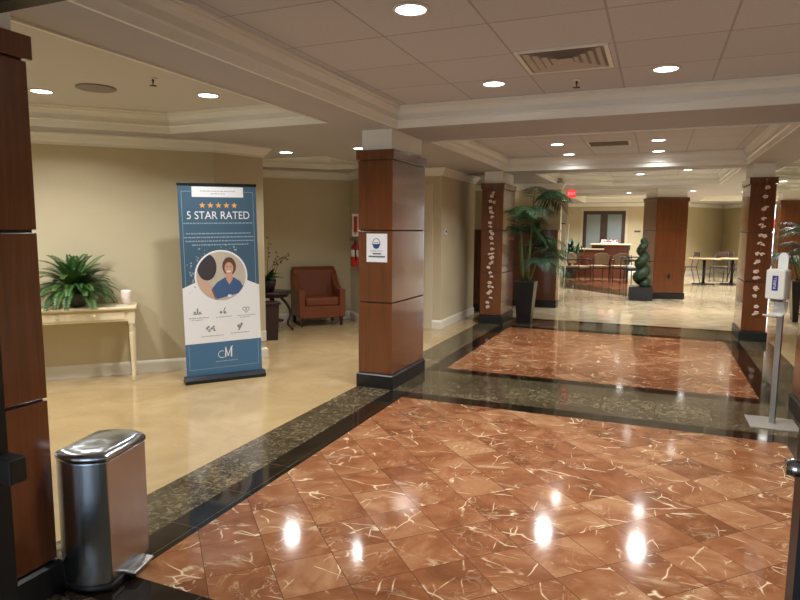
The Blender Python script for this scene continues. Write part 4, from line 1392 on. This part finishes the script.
# ------------------------------------------------------------------ reception desk, lounge things
cw = wood('desk_wood', (96, 48, 28), (128, 68, 42), 0.3, 0.3)
top_ = mat('desk_top', (206, 186, 150), 0.3)
t = thing('reception_desk', 'brown wood reception desk with pale tops before the glazed double doors', 'desk', (-1.55, 21.1, 0), 0)
mb = MB(); mb.box(-0.95, 0.75, -0.3, 0.3, 0, 0.90); mb.build('front_panel', cw, t, bevel=.005)
mb = MB(); mb.box(-1.0, 0.0, -0.36, 0.34, 0.90, 0.94); mb.build('low_top', top_, t, bevel=.005)
mb = MB(); mb.box(0.0, 0.78, -0.3, 0.3, 0.90, 1.06); mb.build('raised_panel', cw, t, bevel=.005)
mb = MB(); mb.box(-0.45, 0.82, -0.36, 0.34, 1.06, 1.095); mb.build('transaction_top', top_, t, bevel=.005)
mb = MB(); mb.box(-0.42, 0.0, -0.05, 0.3, 0.94, 1.06); mb.build('shelf_support', cw, t, bevel=.004)
t = thing('flower_box', 'red and white flower arrangement on the reception desk top', 'flowers', (-1.42, 20.95, 1.095), 0)
mb = MB(); mb.box(-0.26, 0.26, -0.06, 0.06, 0, 0.05); mb.build('tray', M['dwhite'], t, bevel=.004)
rr = random.Random(5)
for k in range(16):
    mb = MB(); mb.sphere((rr.uniform(-0.24, 0.24), rr.uniform(-0.05, 0.05), 0.075 + rr.uniform(0, .03)), 0.036, seg=8, rings=6)
    mb.build('blossom', mat('blossom_red', (204, 70, 62), 0.6) if k % 3 else mat('blossom_white', (228, 214, 206), 0.6), t)

fab = mat('chair_fabric', (150, 128, 98), 0.8, 0, 0.15, 40)
frm = mat('chair_frame_dark', (46, 34, 28), 0.35, 0.3)
def lounge_chair(loc, rz, lb):
    t = thing('guest_chair', lb, 'chair', loc, rz, 'upholstered guest chairs in the far lounge')
    mb = MB(); mb.box(-0.25, 0.25, -0.24, 0.24, 0.40, 0.47); mb.build('seat', fab, t, bevel=.02, bseg=3)
    mb = MB()
    prof = []
    for i in range(9):
        a = pi * i / 8
        prof.append((0.23 * cos(a), 0.74 + 0.12 * sin(a)))
    prof = [(0.21, 0.52)] + prof + [(-0.21, 0.52)]
    mb.prism(prof, 0.22, 0.26, 'xz'); mb.build('backrest', fab, t, bevel=.012)
    for sx in (-1, 1):
        mb = MB(); mb.tube([(sx * .27, 0.30, 0), (sx * .27, 0.26, 0.42), (sx * .25, 0.27, 0.80)], 0.014, 8); mb.build('rear_leg', frm, t)
        mb = MB(); mb.tube([(sx * .28, -0.26, 0), (sx * .28, -0.24, 0.42), (sx * .28, -0.22, 0.63)], 0.014, 8); mb.build('front_leg', frm, t)
        mb = MB(); mb.tube([(sx * .28, -0.26, 0.63), (sx * .28, -0.05, 0.66), (sx * .27, 0.26, 0.64)], 0.018, 8); mb.build('armrest', frm, t)
    mb = MB(); mb.box(-0.26, 0.26, -0.24, 0.24, 0.375, 0.40); mb.build('seat_frame', frm, t)
    return t
lounge_chair((-2.15, 19.05, 0), radians(60), 'beige guest chair nearest the whiteboard easel')
lounge_chair((-1.62, 19.55, 0), radians(-150), 'beige guest chair in front of the desk, left of the middle pair')
lounge_chair((-0.98, 19.75, 0), radians(-165), 'beige guest chair in front of the desk, right of the middle pair')
lounge_chair((-0.55, 19.25, 0), radians(-80), 'guest chair seen from the side in front of the desk')
t = thing('guest_armchair', 'black open armchair beside the spiral topiary', 'chair', (-0.55, 18.3, 0), radians(20))
mb = MB(); mb.box(-0.26, 0.26, -0.26, 0.26, 0.42, 0.50); mb.build('seat', M['blackp'], t, bevel=.02)
mb = MB(); mb.box(-0.22, 0.22, -0.22, 0.18, 0.50, 0.56); mb.build('pale_cushion', M['dwhite'], t, bevel=.02)
for sx in (-1, 1):
    for sy in (-1, 1):
        mb = MB(); mb.tube([(sx * .28, sy * .27, 0), (sx * .28, sy * .27, 0.78)], 0.014, 8); mb.build('leg', M['black'], t)
    mb = MB(); mb.tube([(sx * .28, -.27, 0.78), (sx * .28, .27, 0.78)], 0.018, 8); mb.build('armrest', M['black'], t)
mb = MB(); mb.tube([(-.28, .27, 0.78), (.28, .27, 0.78)], 0.018, 8); mb.build('back_rail', M['black'], t)

t = thing('whiteboard_easel', 'white flip chart board on a thin white easel at the half wall end', 'easel', (-2.36, 16.75, 0), radians(-8))
mb = MB(); mb.box(-0.42, 0.16, -0.01, 0.01, 1.72, 2.28); mb.build('upper_board', mat('board_pale', (196, 190, 178), 0.4), t)
mb = MB(); mb.box(-0.43, 0.17, -0.016, 0.012, 2.28, 2.30); mb.box(-0.43, 0.10, -0.016, 0.012, 1.695, 1.72); mb.box(-0.185, -0.15, -0.016, 0.012, 1.72, 2.30); mb.build('board_frame', dk, t)
mb = MB(); mb.box(-0.40, 0.12, -0.015, 0.0, 0.75, 1.64); mb.build('paper_pad', mat('pad_white', (214, 208, 194), 0.5), t)
for x0, x1, y1 in ((-0.10, -0.02, -0.16), (0.16, 0.20, -0.16), (0.05, 0.05, 0.35)):
    mb = MB(); mb.tube([(x0, y1, 0), (x1, 0.02, 1.70)], 0.012, 8); mb.build('leg', M['white'], t)

t = thing('potted_plant', 'dark leafy plant behind the guest chairs, left of the double doors', 'potted plant', (-2.55, 20.2, 0))
mb = MB(); mb.lathe([(0, 0), (0.18, 0), (0.24, 0.35), (0.22, 0.37), (0, 0.35)], 20); mb.build('pot', M['blackp'], t)
rr = random.Random(7)
for k in range(26):
    az = 2.4 * k; pts = [p + Vector((0, 0, 0.35 + rr.uniform(0, .4))) for p in frond_points(az, radians(rr.uniform(45, 85)), rr.uniform(0.5, 0.85), radians(90), 8)]
    mb = MB(); leafstrip(mb, pts, 0.055, Vector((0, 0, 1))); mb.build('leaf', mat('palm_dark_green', (36, 64, 44)), t, recalc=False)

# bistro tables and chairs on the right
ttop = mat('bistro_top', (180, 150, 110), 0.3)
def bistro(x, y, w, lb, rz=0.0):
    t = thing('bistro_table', lb, 'table', (x, y, 0), rz, 'pedestal tables in the far dining area')
    mb = MB(); mb.box(-w, w, -0.38, 0.38, 0.725, 0.755); mb.build('tabletop', ttop, t, bevel=.006)
    mb = MB(); mb.tube([(0, 0, 0.03), (0, 0, 0.725)], 0.04, 12); mb.build('post', M['black'], t)
    mb = MB(); mb.box(-0.30, 0.30, -0.04, 0.04, 0, 0.04); mb.box(-0.04, 0.04, -0.30, 0.30, 0, 0.04); mb.build('base', M['black'], t, bevel=.01)
    mb = MB(); mb.box(-0.14, 0.14, -0.14, 0.14, 0.705, 0.725); mb.build('mount_plate', M['black'], t)
    return t
bistro(1.30, 19.5, 0.42, 'pedestal table right of the broad far column')
bistro(2.06, 19.9, 0.31, 'pedestal table left of the right garland column')
def cafe_chair(x, y, rz, lb):
    t = thing('cafe_chair', lb, 'chair', (x, y, 0), rz, 'metal tube cafe chairs at the far tables')
    mb = MB(); mb.box(-0.20, 0.20, -0.20, 0.20, 0.44, 0.47); mb.build('seat', mat('cafe_seat', (70, 52, 44), 0.4), t, bevel=.012)
    mb = MB(); mb.prism([(-0.20, 0.76), (0.20, 0.76), (0.18, 0.90), (-0.18, 0.90)], 0.20, 0.225, 'xz'); mb.build('backrest', mat('cafe_back', (66, 48, 44), 0.4), t, bevel=.01)
    for sx in (-1, 1):
        mb = MB(); mb.tube([(sx * .19, -0.24, 0), (sx * .19, -0.18, 0.44), (sx * .19, -0.05, 0.46)], 0.012, 8); mb.build('front_leg', M['black'], t)
        mb = MB(); mb.tube([(sx * .19, 0.26, 0), (sx * .19, 0.14, 0.44), (sx * .18, 0.21, 0.80)], 0.012, 8); mb.build('rear_leg', M['black'], t)
cafe_chair(0.95, 20.4, radians(-70), 'cafe chair half hidden by the broad far column')
cafe_chair(1.80, 20.85, radians(-20), 'cafe chair behind the gap between the two far tables')
cafe_chair(2.30, 20.75, radians(100), 'cafe chair half hidden by the right garland column')
